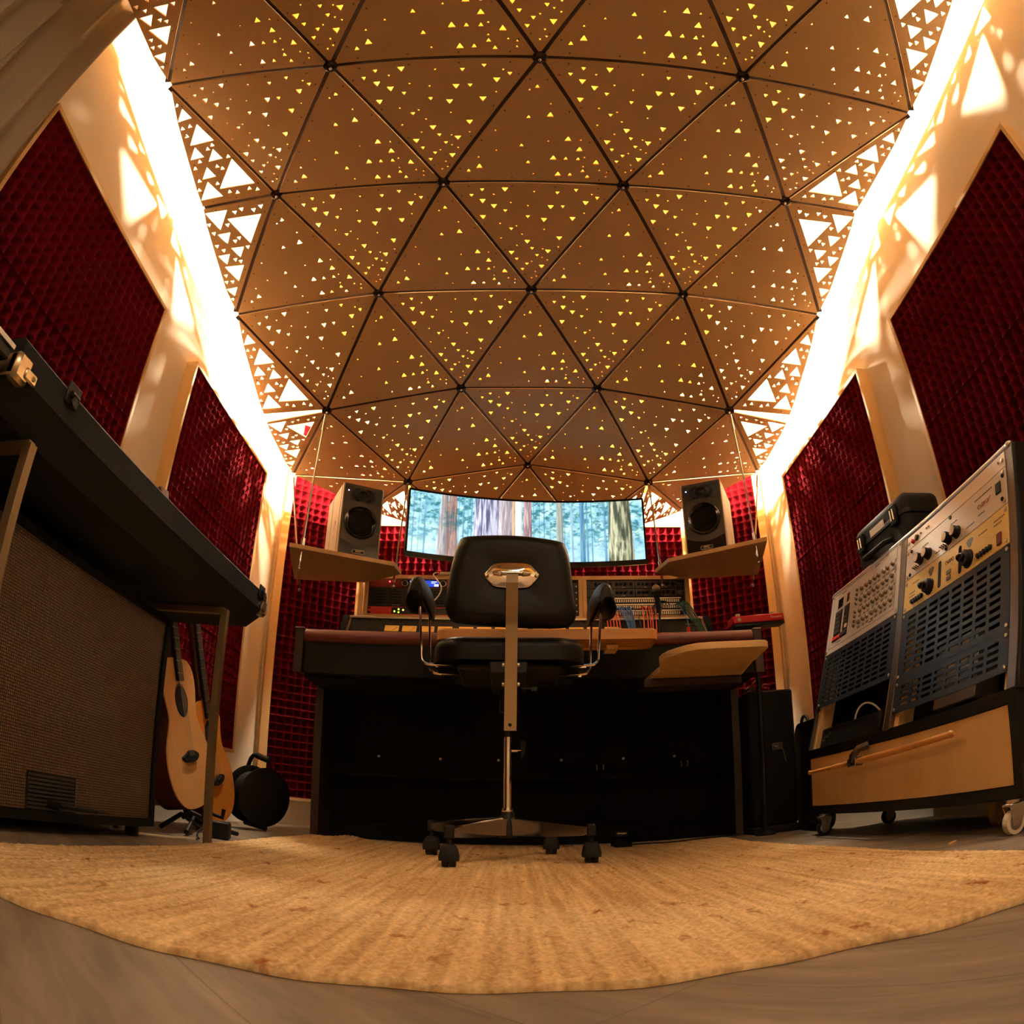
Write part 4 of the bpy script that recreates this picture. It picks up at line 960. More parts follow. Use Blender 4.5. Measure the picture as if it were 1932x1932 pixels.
for y in (.80,1.85):
    mb=MB(); mb.box(-.741,-.735,y-.02,y+.02,.728,.768,.002); mb.cyl((-.733,y-.012,.745),(-.733,y+.012,.745),.006,n=8); mb.cyl((-.736,y,.735),(-.728,y,.735),.009,n=10); wb(mb,'latch',M_black,pn)
M_leg=mat('leg_steel',(124,104,74),.45,metal=.55)
for (x,y) in ((-.782,1.70),(-.788,.785),(-1.07,1.70),(-1.07,.785)):
    mb=MB(); mb.box(x-.0095,x+.0095,y-.0095,y+.0095,0.0 if x<-1 else .003,.648); wb(mb,'leg',M_leg,pn,None,False)
for y in (1.70,.785):
    mb=MB(); mb.box(-1.07,-.785,y-.009,y+.009,.636,.654); wb(mb,'cross_bar',M_leg,pn,None,False)
t=thing('small_keyboard','black keyboard with a bright metal front edge at the near end of the stage piano','keyboard',(-.93,.33,.762))
mb=MB(); mb.box(-.12,.19,-.33,.28,.036,.066,.004); mb.build('body',M_black,t)
for yy in (-.30,.20):
    mb=MB(); mb.box(.10,.12,yy,yy+.02,-.664,.036); mb.build('leg',M_black,t)
mb=MB(); mb.box(.189,.194,-.33,.28,.056,.064); mb.build('edge_strip',M_alu,t,False)
t.location=(-.935,.345,.664)

def grille_mat():
    m=bpy.data.materials.new('woven_grille'); m.use_nodes=True; nt=m.node_tree; L=nt.links; N=nt.nodes.new; b=nt.nodes['Principled BSDF']; b.inputs['Roughness'].default_value=.6
    tc=N('ShaderNodeTexCoord'); sx=N('ShaderNodeSeparateXYZ'); L.new(tc.outputs['Object'],sx.inputs[0])
    def wv(out,f):
        a=N('ShaderNodeMath'); a.operation='MULTIPLY'; a.inputs[1].default_value=f; L.new(out,a.inputs[0]); s=N('ShaderNodeMath'); s.operation='SINE'; L.new(a.outputs[0],s.inputs[0]); q=N('ShaderNodeMath'); q.operation='ABSOLUTE'; L.new(s.outputs[0],q.inputs[0]); return q.outputs[0]
    m1=N('ShaderNodeMath'); m1.operation='MULTIPLY'; L.new(wv(sx.outputs['Y'],PI/.0062),m1.inputs[0]); L.new(wv(sx.outputs['Z'],PI/.0062),m1.inputs[1])
    r=N('ShaderNodeValToRGB'); L.new(m1.outputs[0],r.inputs[0]); E=r.color_ramp.elements; E[0].position=.12; E[0].color=(*s2l((24,17,11)),1); E[1].position=.6; E[1].color=(*s2l((104,76,50)),1)
    L.new(r.outputs[0],b.inputs['Base Color']); bp=N('ShaderNodeBump'); bp.inputs['Strength'].default_value=.6; bp.inputs['Distance'].default_value=.002; L.new(m1.outputs[0],bp.inputs['Height']); L.new(bp.outputs[0],b.inputs['Normal'])
    return m
am=thing('speaker_cabinet','black speaker cabinet with a brown woven grille standing under the stage piano','speaker cabinet',(-1.07,1.2,0))
mb=MB(); x0,x1,y0,y1=-1.215,-.925,.70,1.66
mb.box(x0,x1-.02,y0,y1,.03,.60,.006)
mb.box(x1-.02,x1,y0,y0+.022,.03,.60);mb.box(x1-.02,x1,y1-.020,y1,.03,.60);mb.box(x1-.02,x1,y0+.022,y1-.02,.03,.052);mb.box(x1-.02,x1,y0+.022,y1-.02,.582,.60)
wb(mb,'cabinet',mat('dark_tolex',(13,13,13),.8,spec=.2),am,None,False)
mb=MB(); mb.box(x1-.02,x1-.008,y0+.022,y1-.020,.052,.582); wb(mb,'grille_cloth',grille_mat(),am,None,False)
mb=MB(); mb.box(x1-.0085,x1-.0065,1.11,1.29,.052,.132); wb(mb,'vent_back',M_dark,am,None,False)
mb=MB()
for k in range(9): mb.box(x1-.008,x1-.004,1.115,1.285,.054+k*.0085,.0585+k*.0085)
o=wb(mb,'vent_grille',M_grey,am,None,False)
mb=MB(); mb.cyl((x1-.005,1.19,.068),(x1+.03,1.19,.068),.010,n=12); mb.cyl((x1+.028,1.185,.07),(x1+.03,1.33,.064),.0055,n=10); mb.cyl((x1+.03,1.33,.064),(x1+.03,1.38,.062),.0035,.002,n=8); wb(mb,'jack_plug',M_black,am)
for y in (.76,1.60):
    for x in (-.96,-1.18):
        mb=MB(); mb.cyl((x,y,0),(x,y,.031),.018,n=12); wb(mb,'foot',M_rubber,am)

# ---------------------------------------------------------------- guitars
def guitar(lab,o,v,top,cut,k=1.0,roll=0.0):
    v=Vector(v).normalized(); u=Vector((0,1,0)); u=(u+Vector((1,0,0))*roll); u=(u-v*u.dot(v)).normalized(); F=frame((0,0,0),u,v)
    t=thing('acoustic_guitar',lab,'guitar',o)
    half=[(.0,0),(.10,.012),(.165,.06),(.190,.135),(.178,.205),(.140,.262),(.122,.300),(.130,.350),(.143,.400),(.135,.450),(.095,.482),(.03,.490)]
    half=[(x*k,y*k) for x,y in half]
    L_=[(-x,y) for x,y in half[::-1] if x>0]
    Rt=half[1:]
    if cut: Rt=[(x,y) for x,y in half[1:8]]+[(.140*k,.375*k),(.148*k,.398*k),(.135*k,.412*k),(.105*k,.405*k),(.07*k,.42*k),(.035*k,.46*k),(.03*k,.49*k)]
    pl=smooth_poly([half[0]]+Rt+L_,4)
    mb=MB(); mb.prism(pl,F,-.004,-.080); body=mb.build('body',M_mahog,t,True,40)
    mb=MB(); mb.prism(pl,F,0,-.004); mb.build('soundboard',top,t,True,40)
    H=.352*k
    mb=MB(); mb.lathe([(.048*k,.0),(.048*k,.0012),(.001,.0012)],F@Vector((0,H,0)),F.to_3x3()@Vector((0,0,1)),32); mb.build('sound_hole',M_dark,t)
    mb=MB(); mb.lathe([(.054*k,0),(.054*k,.0008),(.051*k,.0008),(.051*k,0)],F@Vector((0,H,0)),F.to_3x3()@Vector((0,0,1)),32); mb.build('rosette',M_brown,t)
    br=smooth_poly([(-.085,.170),(-.05,.178),(0,.190),(.05,.182),(.075,.172),(.062,.158),(.03,.152),(-.02,.150),(-.06,.156)],3); br=[(x*.85*k,y*k) for x,y in br]
    mb=MB(); mb.prism(br,F,.009); mb.build('bridge',M_blackm,t)
    nt=.93
    mb=MB(); mb.add([F@Vector(p) for p in ((-.028,.415*k,.001),(.028,.415*k,.001),(.0215,nt,.001),(-.0215,nt,.001),(-.028,.415*k,.009),(.028,.415*k,.009),(.0215,nt,.009),(-.0215,nt,.009))],[(0,3,2,1),(4,5,6,7),(0,1,5,4),(1,2,6,5),(2,3,7,6),(3,0,4,7)]); fb=mb.build('fretboard',M_blackm,t,False)
    mb=MB()
    for i in range(19):
        y=.44*k+(nt-.44*k)*(1-2**(-(18-i)/12*.0-i/14))/(1-2**(-18/14)); mb.box(-.025,.025,y-.0007,y+.0007,.009,.0102,M=F)
    mb.build('frets',M_steel,t,False)['kind']='stuff'
    mb=MB(); mb.tube([F@Vector((0,.46*k,-.018)),F@Vector((0,nt,-.010))],.019,10); mb.box(-.034,.034,nt,nt+.13,-.012,.004,.004,M=F); mb.build('neck',M_mahog,t)
    for i in range(6):
        x=-.019+.0076*i
        mb=MB(); mb.tube([F@Vector((x,.172*k,.011)),F@Vector((x*.85,nt,.0115))],.00045,4); mb.build('string',M_steel,t)
    return t
guitar('pale spruce topped acoustic guitar leaning at the left wall, nearer of the two',(-.992,2.085,.085),(-.176,-.183,.967),M_spruce,False,1.0,-.06)
guitar('amber topped cutaway acoustic guitar standing behind the pale guitar',(-1.04,2.42,.035),(-.13,-.27,.95),M_amber,True,.94,-.06)
t=thing('guitar_stand','black folding guitar stand under the pale acoustic guitar','guitar stand',(-1.0,2.05,0))
for pts in ([(-.05,-.12,.012),(-.04,.0,.055),(-.05,.16,.012)],[(.06,-.16,.012),(.02,-.02,.06),(.10,.05,.02),(.12,.10,.012)],[(.0,-.07,.05),(.035,-.075,.07),(.075,-.075,.06),(.08,-.075,.09)],[(.0,.07,.05),(.035,.075,.07),(.075,.075,.06),(.08,.075,.09)],[(-.02,.0,.05),(-.10,.0,.30),(-.16,0,.55)]):
    mb=MB(); mb.tube(pts,.008,8); mb.build('stand_bar',M_black,t)
t=thing('power_block','small black plug block on the floor behind the steel piano leg','power block',(-.885,2.0,0),.3)
mb=MB(); mb.box(-.04,.04,-.03,.03,0,.055,.005); mb.build('block',M_black,t)
mb=MB(); mb.tube(bez((0,.0,.03),(-.05,-.05,.04),(-.06,-.1,.01),(-.03,-.2,.008),8),.003,6); mb.build('lead',M_black,t)
mb=MB(); mb.tube(bez((-.985,1.60,.006),(-.95,1.64,.006),(-.87,1.66,.010),(-.835,1.655,.016),8)+[(-.80,1.66,.018)],.0035,6); o=mb.build('floor_cable',M_cream); tag(o,'pale cable lying on the floor in front of the speaker cabinet corner','cable')

# cable reel
rl=thing('cable_reel','black cable reel with a tube handle on the floor by the left corner','cable reel',(-1.0,2.69,0))
ax=Vector((.816,-.584,-.06)).normalized(); c0=Vector((-.055,.02,.145))
mb=MB(); mb.lathe([(.115,0),(.122,.003),(.122,.008),(.112,.010),(.05,.014),(.02,.010),(.001,.010)],c0,-ax,40); mb.build('flange',M_black,rl)
mb=MB(); mb.lathe([(.115,0),(.122,.003),(.122,.008),(.112,.010),(.05,.014),(.001,.012)],c0+ax*.10,ax,40); mb.build('flange',M_black,rl)
mb=MB(); mb.cyl(c0,c0+ax*.10,.07,n=28); mb.build('drum',M_rubber,rl)
for i in range(7):
    mb=MB(); R_=.092; a_=ax.cross(Vector((0,0,1))).normalized(); b_=ax.cross(a_)
    mb.tube([c0+ax*(.012+.0125*i)+(a_*math.cos(q*PI/16)+b_*math.sin(q*PI/16))*R_ for q in range(33)],.0062,6); mb.build('cable_turn',M_rubber,rl)
h0=c0+Vector((0,0,.10)); mb=MB(); mb.tube([c0-ax*.02+Vector((-.01,0,-.12)),c0-ax*.02+Vector((-.02,0,.0)),c0-ax*.02+Vector((-.012,0,.10)),c0-ax*.012+Vector((0,0,.150)),c0+ax*.01+Vector((0,0,.166)),c0+ax*.05+Vector((0,0,.166)),c0+ax*.12+Vector((0,0,.155))],.009,10); mb.tube([c0-ax*.02+Vector((-.01,0,-.125)),c0+ax*.12+Vector((0,0,-.125))],.009,10); hd=mb.build('frame',M_black,rl)
mb=MB(); mb.tube([c0+ax*.035+Vector((0,0,.166)),c0+ax*.125+Vector((0,0,.154))],.0135,12); mb.build('hand_grip',M_rubber,rl,hd)
mb=MB(); mb.lathe([(.008,0),(.008,.002),(.0005,.002)],c0-ax*.012+Vector((-.012,-.04,-.07)),-ax,10); mb.build('white_cap',M_white,rl)

# ---------------------------------------------------------------- right side: black case, bag, pedal
t=thing('flight_case','tall black flight case with a butterfly latch right of the console','case',(1.03,2.80,0))
mb=MB(); mb.box(-.105,.095,-.18,.24,.0305,.583,.008); mb.build('body',mat('dark_tolex',(13,13,13),.8,spec=.2),t)
mb=MB(); mb.box(-.112,.10,-.215,.24,.0,.030,.006); mb.build('base',M_rubber,t)
mb=MB(); mb.box(-.012,.035,-.186,-.18,.335,.365,.002); mb.tube([(-.005,-.19,.352),(.002,-.196,.347),(.008,-.19,.352)],.003,6); mb.tube([(.028,-.188,.345),(.036,-.192,.32),(.044,-.188,.285)],.0022,6); mb.build('latch',M_steelpost,t)
for z in (.15,.47):
    pass
t=thing('connector_bundle','small heap of dark red and silver plugs on top of the tall black flight case','plugs',(.985,2.70,.585))
for i in range(7):
    a=i*1.3; x,y=.035*math.cos(a)*(.5+.07*i),.03*math.sin(a)*(.5+.07*i)
    mb=MB(); mb.cyl((x,y,.012+.006*(i%3)),(x+.03*math.cos(a+1),y-.02,.010+.010*(i%2)),.006,n=8); mb.build('plug',[M_steel,M_red,M_black][i%3],t)
mb=MB(); mb.tube(bez((-.02,0,.01),(0,-.03,.07),(.05,0,.08),(.06,.05,.012),10),.004,6); mb.tube(bez((.0,.02,.012),(.04,-.03,.05),(.09,.02,.03),(.10,.05,.012),10),.004,6); mb.build('lead',M_red if False else mat('dark_red_lead',(110,14,18),.5),t)
t=thing('padded_bag','slim black padded bag with rounded top squeezed between flight case and rack cart','bag',(1.115,2.42,0))
mb=MB(); mb.cushion(rrect(.24,.42,.045,6),frame((-.028,0,.212),(0,1,0),(0,0,1),(1,0,0)),.056,.018,4); mb.build('body',M_black,t,True,60)
mb=MB(); mb.tube([(-.03,-.119,.03),(-.03,-.121,.38),(-.028,-.09,.418)],.005,6); mb.tube(bez((0,.04,.42),(0,.05,.46),(0,.10,.46),(0,.11,.42),8),.007,8); mb.build('piping',M_rubber,t)
t=thing('foot_pedal','small black foot switch pedal at the console base right of the chair','pedal',(.378,2.45,.0115))
mb=MB(); mb.prism([(-.05,.0),(.05,0),(.05,.032),(-.03,.018),(-.05,.012)],frame((-.030,0,0),(0,1,0),(0,0,1)),.060); mb.build('base',M_blackm,t,False)
mb=MB(); mb.box(-.026,.026,.0,.048,.033,.058,.004); mb.build('treadle',M_black,t)
mb=MB(); mb.box(-.016,.020,-.004,.002,.044,.051,.002); mb.build('metal_strip',M_steel,t)
mb=MB(); mb.tube(bez((.40,2.46,.016),(.5,2.5,.016),(.55,2.42,.016),(.62,2.48,.016),10)+bez((.62,2.48,.016),(.7,2.55,.016),(.8,2.5,.014),(.86,2.62,.012),10)[1:],.003,6); o=mb.build('pedal_cable',M_black); tag(o,'thin black cable lying on the rug from the foot pedal towards the flight case','cable')

# ---------------------------------------------------------------- rack cart on the right
OU=Vector((.0345,1,0)).normalized(); NH=Vector((-OU.y,OU.x,0)); TL=math.radians(16); OV=Vector((0,0,1))*math.cos(TL)-NH*math.sin(TL)
O0=Vector((.966,1.073,.292)); CW=1.155
ca=thing('rack_cart','black wheeled cart with a sloping two bay equipment rack by the right wall','rack cart',(1.15,1.65,0))
CLc=Vector(ca.location)
CF=frame(O0+OU*CW-CLc,-OU,OV); LF=frame(Vector((.966,1.073,0))+OU*CW-CLc,-OU,(0,0,1))
DEP=.30
# lower body
mb=MB(); 
for a in ((0,CW,.073,.100),(0,CW,.268,.297)): mb.box(a[0],a[1],a[2],a[3],0,-.02,M=LF) if False else mb.add([LF@Vector(p) for p in ((a[0],a[2],.004),(a[1],a[2],.004),(a[1],a[3],.004),(a[0],a[3],.004),(a[0],a[2],-.30),(a[1],a[2],-.30),(a[1],a[3],-.30),(a[0],a[3],-.30))],[(0,1,2,3),(7,6,5,4),(0,4,5,1),(1,5,6,2),(2,6,7,3),(3,7,4,0)])
mb.box(-.02,.008,.073,.297,-.30,.004,M=LF); mb.box(CW-.022,CW+.008,.073,.297,-.30,.004,M=LF); mb.box(0,CW,.1,.268,-.30,-.28,M=LF)
mb.build('lower_body',M_black,ca,False)
mb=MB(); mb.box(.010,CW-.024,.102,.266,-.25,.0,M=LF); dr=mb.build('drawer',M_ply,ca,False)
mb=MB(); st_=[(.058,.218,.028),(.064,.2185,.028),(.085,.219,.028),(.18,.221,.029),(.42,.226,.03),(.60,.230,.03),(.93,.238,.03),(.945,.2385,.03),(.955,.239,.03)]
mb.tube([LF@Vector(p) for p in st_],[.004,.0078,.0055,.0065,.0088,.0092,.0075,.0092,.004],12); mb.build('drumstick_handle',mat('hickory',(206,146,74),.4,noise=.1,nscale=30),ca,dr)
mb=MB(); mb.tube([LF@Vector(p) for p in ((.47,.268,.004),(.455,.262,.030),(.435,.243,.042),(.430,.226,.042))],.011,4); mb.box(.400,.450,.214,.240,.014,.042,.004,M=LF); mb.lathe([(.010,0),(.012,.004),(.004,.008),(.001,.008)],LF@Vector((.408,.224,.040)),NH,12); mb.build('handle_strap',M_steelpost,ca,dr)
# sloping upper frame
mb=MB()
mb.box(CW-.022,CW+.008,0,.565,-.02,.004,M=CF); o=mb.build('side_post',M_steelpost,ca,False)
mb=MB(); mb.box(.563,.600,0,.562,-.02,.006,.002,M=CF); mb.build('middle_post',M_steelpost,ca,False)
mb=MB(); mb.box(-.004,.006,0,.575,-.02,.003,M=CF); mb.build('end_post',M_steelpost,ca,False)
mb=MB(); mb.tube([CF@Vector((-.002,.574,-.006)),CF@Vector((CW-.012,.566,-.006))],.0125,12); mb.sphere(tuple(CF@Vector((CW-.012,.566,-.006))),.014,10); mb.build('top_rail',M_alu,ca)
Z1=.292+.565*math.cos(TL)
def sidepanel(x0,x1,nm):
    a=[CF@Vector((x0,0,-.0)),CF@Vector((x0,.56,-.0))]
    b0=LF@Vector((x0,.292,-.30)); b1=LF@Vector((x0,Z1,-.30))
    d=-OU*(x1-x0)
    q=[a[0],a[1],b1,b0]; mb=MB(); mb.add([tuple(p) for p in q]+[tuple(p+d) for p in q],[(0,1,2,3),(7,6,5,4),(0,4,5,1),(1,5,6,2),(2,6,7,3),(3,7,4,0)]); mb.build(nm,M_black,ca,False)
sidepanel(CW+.008,CW+.018,'side_panel'); sidepanel(-.014,-.004,'side_panel')
mb=MB(); p=[CF@Vector((-.004,.56,-.004)),CF@Vector((CW,.56,-.004)),LF@Vector((CW,Z1,-.30)),LF@Vector((-.004,Z1,-.30))]; mb.add([tuple(x) for x in p]+[tuple(x-Vector((0,0,.012))) for x in p],[(0,1,2,3),(7,6,5,4),(0,4,5,1),(1,5,6,2),(2,6,7,3),(3,7,4,0)]); mb.build('top_board',M_black,ca,False)
mb=MB(); mb.box(0,CW,.292,Z1,-.30,-.288,M=LF); mb.build('back_board',M_black,ca,False)
for x0,x1 in ((.006,.030),(.535,.563),(.602,.625),(CW-.045,CW-.022)):
    mb=MB(); mb.box(x0,x1,0,.56,-.055,-.008,M=CF); mb.build('rack_batten',M_ply,ca,False)
for (u,bk) in ((.033,0),(1.05,0),(.033,.25),(1.05,.25)):
    bx=Vector((.966,1.073,0))+OU*u-NH*bk-CLc; big=(u<.5)
    mb=MB(); mb.lathe([(.016,-.009),(.0255,-.009),(.0265,-.006),(.0265,.006),(.0255,.009),(.016,.009)],bx+Vector((0,0,.0265)),OU,24); wl=mb.build('caster_wheel',M_cream if big and not bk else M_rubber,ca)
    mb=MB(); mb.lathe([(.012,-.0105),(.017,-.0095),(.017,.0095),(.012,.0105),(.0005,.0115)],bx+Vector((0,0,.0265)),OU,16); mb.build('wheel_hub',M_alu,ca,wl)
    mb=MB(); FRm=frame(bx+Vector((0,0,.0265)),-NH,(0,0,1))
    for s in (-1,1): mb.prism([(-.012,-.006),(.012,-.006),(.024,.030),(.020,.038),(-.020,.038),(-.014,.02)],FRm@Matrix.Translation((0,0,s*.013-.0012)),.0024)
    mb.box(-.02,.02,.034,.040,-.014,.014,.002,M=FRm); mb.cyl(FRm@Vector((0,.04,0)),FRm@Vector((0,.047,0)),.016,n=14); mb.build('caster_fork',M_steel,ca)
# the units in the rack
def runit(name,lab,cat,x0,x1,v0,v1,m,group=None):
    t=thing(name,lab,cat,tuple(CF@Vector(((x0+x1)/2,(v0+v1)/2,.003))+CLc),0,group)
    t.rotation_euler=CF.to_euler(); W,Hh=x1-x0,v1-v0
    mb=MB(); mb.box(-W/2,W/2,-Hh/2,Hh/2,-.0025,.0025,.0008); mb.build('front_panel',m,t,False); return t,(x0+x1)/2,(v0+v1)/2
Zax=(0,0,1)
def knob(t,x,y,r,h,m,nm='knob',cap=None,par=None):
    mb=MB(); mb.lathe([(r*1.12,0.0025),(r*1.12,.005),(r,.006),(r*.92,h-.001),(r*.84,h),(.0005,h)],(x,y,0),Zax,18); k=mb.build(nm,m,t)
    if cap:
        mb=MB(); mb.lathe([(r*.78,h),(r*.74,h+.001),(.0005,h+.001)],(x,y,0),Zax,18); mb.build('knob_cap',cap,t,k)
    return k
def screws(t,W,Hh,n=2):
    for sx in (-1,1):
        for sy in ((-1,1) if n==2 else (0,)):
            mb=MB(); mb.lathe([(.0055,.0025),(.005,.005),(.0005,.006)],(sx*(W/2-.010),sy*(Hh/2-.010),0),Zax,10); mb.build('screw',M_steel,t)
XA,XB_=.602,CW-.024
t,cx,cy=runit('switch_unit','narrow champagne metal unit with a red switch, top of the right rack bay','rack unit',XA,XB_,.516,.557,M_pink); screws(t,XB_-XA,.041,1)
knob(t,.645-cx,.530-cy,.0062,.012,M_red,'red_switch'); knob(t,.666-cx,.534-cy,.008,.009,M_black,'black_knob')
for x in (.69,.725,.737,1.105): knob(t,x-cx,.537-cy,.003,.004,M_silver,'jack')
t,cx,cy=runit('equaliser_unit','grey metal unit with four cream capped black knobs and red script','rack unit',XA,XB_,.422,.515,M_pnl); screws(t,XB_-XA,.093)
for x,v in ((.695,.457),(.741,.454),(.854,.452),(.896,.451)): knob(t,x-cx,v-cy,.0155,.022,M_black,'knob',M_cream)
for x in (.668,.822):
    for d in (0,.010,.020):
        mb=MB(); mb.lathe([(.0045,.0025),(.004,.006),(.002,.007)],(x+d-cx,.436+d*.1-cy,0),Zax,8); mb.tube([(x+d-cx,.436-cy,.005),(x+d-cx-.002,.438-cy,.016)],.0022,6); mb.build('toggle_switch',M_chrome,t)
mb=MB(); mb.box(1.085-cx,1.108-cx,.462-cy,.490-cy,.0025,.006,.001); mb.build('power_rocker',M_black,t)
for x,v in ((1.118,.497),(1.112,.440),(.635,.503),(.632,.432),(.86,.508),(.84,.428)): knob(t,x-cx,v-cy,.0045,.005,M_black,'bolt')
RS=mat('red_script',(176,50,44),.5)
mb=MB(); mb.tube([(1.0-cx+.055*k/24-.002+.006*math.sin(k*1.9),.466-cy+.006*math.sin(k*1.37)+.004,.0030) for k in range(25)],.0008,4); mb.build('script',RS,t)
mb=MB()
for xx,v,n_ in ((.985,.492,16),(.70,.488,7),(.86,.485,7),(1.0,.447,6),(.78,.437,5),(.94,.440,8)):
    for k in range(n_): mb.box(xx+k*.0052-cx,xx+k*.0052+.0036-cx,v-cy,v+.0025+.001*(k%2)-cy,.0025,.0029)
mb.build('small_print',M_grey,t,False)['kind']='stuff'
t,cx,cy=runit('compressor_unit','yellow gold metal unit with two slots and large black pointer knobs','rack unit',XA,XB_,.325,.421,M_gold); screws(t,XB_-XA,.096)
for x in (.752,.952):
    k_=knob(t,x-cx,.357-cy,.021,.020,M_black,'pointer_knob')
    mb=MB(); mb.box(x-.017-cx,x+.009-cx,.357-cy-.009,.357-cy+.009,.016,.036,.006); mb.build('pointer',M_gloss,t,k_)
for x in (.806,.911):
    mb=MB(); mb.prism(rrect(.016,.074,.0078,5,x-cx,.371-cy),Matrix.Translation((0,0,.0024)),.0005); mb.build('slot',M_dark,t)
for x in (.759,.959):
    mb=MB(); mb.prism([(x-.018-cx,.402-cy),(x-.010-cx,.408-cy),(x+.008-cx,.408-cy),(x+.016-cx,.402-cy),(x+.004-cx,.385-cy),(x-.006-cx,.385-cy)],Matrix.Translation((0,0,.0024)),.0005); mb.build('dial_window',mat('dial_window',(70,66,30),.3),t)
mb=MB(); mb.box(.845-cx,.867-cx,.354-cy,.364-cy,.0025,.005); mb.box(.845-cx,.867-cx,.338-cy,.348-cy,.0025,.005); mb.build('name_plate',M_steelpost,t,False)
mb=MB(); mb.box(1.083-cx,1.103-cx,.335-cy,.364-cy,.0025,.007,.001); mb.build('power_rocker',mat('dark_red_rocker',(96,26,14),.4),t)
for x0 in (.657,1.0):
    for k in range(5): knob(t,x0+k*.0135-cx,.345-cy,.0062,.010,M_black,'push_button')
mb=MB(); mb.tube([(.835-cx+.045*k/20+.004*math.sin(k*2.1),.388-cy+.006*math.sin(k*1.5),.0030) for k in range(21)],.0006,4); mb.build('script',M_brown,t)
mb=MB()
for xx,v,n_ in ((.65,.398,6),(1.0,.395,6),(.635,.372,5),(.635,.362,5),(1.07,.398,7),(1.07,.388,5)):
    for k in range(n_): mb.box(xx+k*.007-cx,xx+k*.007+.004-cx,v-cy,v+.003-cy,.0025,.0029)
mb.build('small_print',M_brown,t,False)['kind']='stuff'
def vent(lab,x0,x1,v0,v1,nc,nr,left):
    t=thing('vent_panel',lab,'vent panel',tuple(CF@Vector((x0,v0,.003))+CLc),0,'blue slotted vent panels on the rack cart'); t.rotation_euler=CF.to_euler()
    W,Hh=x1-x0,v1-v0; mx,my=.030,.012; cw=(W-2*mx)/nc; rh=(Hh-2*my)/nr; sw,sh=cw*.76,rh*.50
    xs=[0];
    for c in range(nc): xs+=[mx+c*cw+(cw-sw)/2,mx+c*cw+(cw+sw)/2]
    xs.append(W); ys=[0]
    for r in range(nr): ys+=[my+r*rh+(rh-sh)/2,my+r*rh+(rh+sh)/2]
    ys.append(Hh)
    mb=MB(); nx=len(xs); V=[(x,y,z) for z in (.0015,-.0015) for y in ys for x in xs]; F=[]; n=len(xs)*len(ys); ho=lambda i,j:(i%2==1) and (j%2==1)
    for j in range(len(ys)-1):
        for i in range(nx-1):
            a=j*nx+i
            if not ho(i,j): F+=[(a,a+1,a+1+nx,a+nx),(n+a+nx,n+a+1+nx,n+a+1,n+a)]
            else:
                q=(a,a+1,a+1+nx,a+nx)
                for k in range(4): F.append((q[(k+1)%4],q[k],q[k]+n,q[(k+1)%4]+n))
    mb.add(V,F); mb.build('slotted_plate',M_blue,t,False)
    for x in (.010,W-.010):
        for y in (.010,Hh-.010):
            mb=MB(); mb.lathe([(.0055,.0015),(.005,.004),(.0005,.005)],(x,y,0),Zax,10); mb.build('screw',M_steel,t)
vent('larger blue slotted vent panel below the yellow gold unit in the right bay',XA,XB_,.132,.324,8,9,False)
vent('narrow blue slotted vent panel at the bottom of the right rack bay',XA,XB_,.042,.1305,8,4,False)
vent('blue slotted vent panel below the button covered unit in the left bay',.008,.560,.152,.343,9,10,True)
t,cx,cy=runit('synthesiser_unit','large champagne unit with keypad buttons and a grid of small knobs in the left bay','rack unit',.008,.560,.344,.572,M_pnl); screws(t,.552,.228)
mb=MB()
for a,b_,c_,d_ in ((.03,.535,.362,.3632),(.03,.535,.562,.5632),(.03,.0312,.362,.563),(.5338,.535,.362,.563)): mb.box(a-cx,b_-cx,c_-cy,d_-cy,.0025,.0028)
mb.build('engraved_line',M_brown,t,False)
mb=MB(); mb.box(.075-cx,.117-cx,.503-cy,.538-cy,.0025,.0045,.001); mb.build('display',M_gloss,t)
mb=MB(); mb.box(.150-cx,.172-cx,.506-cy,.538-cy,.0025,.0035,.0005); mb.build('display',M_chrome,t)
def pad(x0,x1,v0,v1,nc,nr,m,nm='button'):
    mb=MB(); mb.box(x0-.003-cx,x1+.003-cx,v0-.003-cy,v1+.003-cy,.0025,.0035); mb.build('button_well',M_dark,t,False)
    w_,h_=(x1-x0)/nc,(v1-v0)/nr
    for i in range(nc):
        for j in range(nr):
            mm=m if not callable(m) else m(i,j)
            mb=MB(); mb.box(x0+i*w_+.001-cx,x0+(i+1)*w_-.001-cx,v0+j*h_+.001-cy,v0+(j+1)*h_-.001-cy,.003,.0065,.001); mb.build(nm,mm,t)
pad(.064,.118,.405,.490,3,5,M_grey); pad(.141,.178,.408,.492,2,5,lambda i,j:M_cream if (i,j)==(1,0) else M_grey); pad(.056,.178,.386,.400,7,1,lambda i,j:M_redo if i<4 else M_grey)
mk=mat('small_knob',(120,104,84),.3,metal=.7)
for k,v in enumerate((.520,.504,.488,.472,.442,.426,.410,.394)): knob(t,.240-cx,v-cy,.005,.009,mk)
for r in range(4):
    v=.512-.0385*r
    for c in range(8):
        x=.280+.0325*c+(.004 if c%2 else 0)
        knob(t,x-cx,v-cy,.0068,.011,mk)
mb=MB()
for r in range(4):
    v=.512-.0385*r
    for c in range(8):
        x=.280+.0325*c+(.004 if c%2 else 0)
        mb.box(x-.009-cx,x+.009-cx,v-.021-cy,v-.014-cy,.0025,.0032); mb.box(x+.010-cx,x+.018-cx,v+.004-cy,v+.012-cy,.0025,.0032)
mb.build('legend',mat('legend_grey',(126,108,86),.5),t,False)['kind']='stuff'
mb=MB()
for xx,v in ((.10,.552),(.37,.552),(.10,.372),(.36,.370)):
    for k in range(6): mb.box(xx+k*.006-cx,xx+k*.006+.004-cx,v-cy,v+.003-cy,.0025,.0029)
mb.build('small_print',M_grey,t,False)['kind']='stuff'
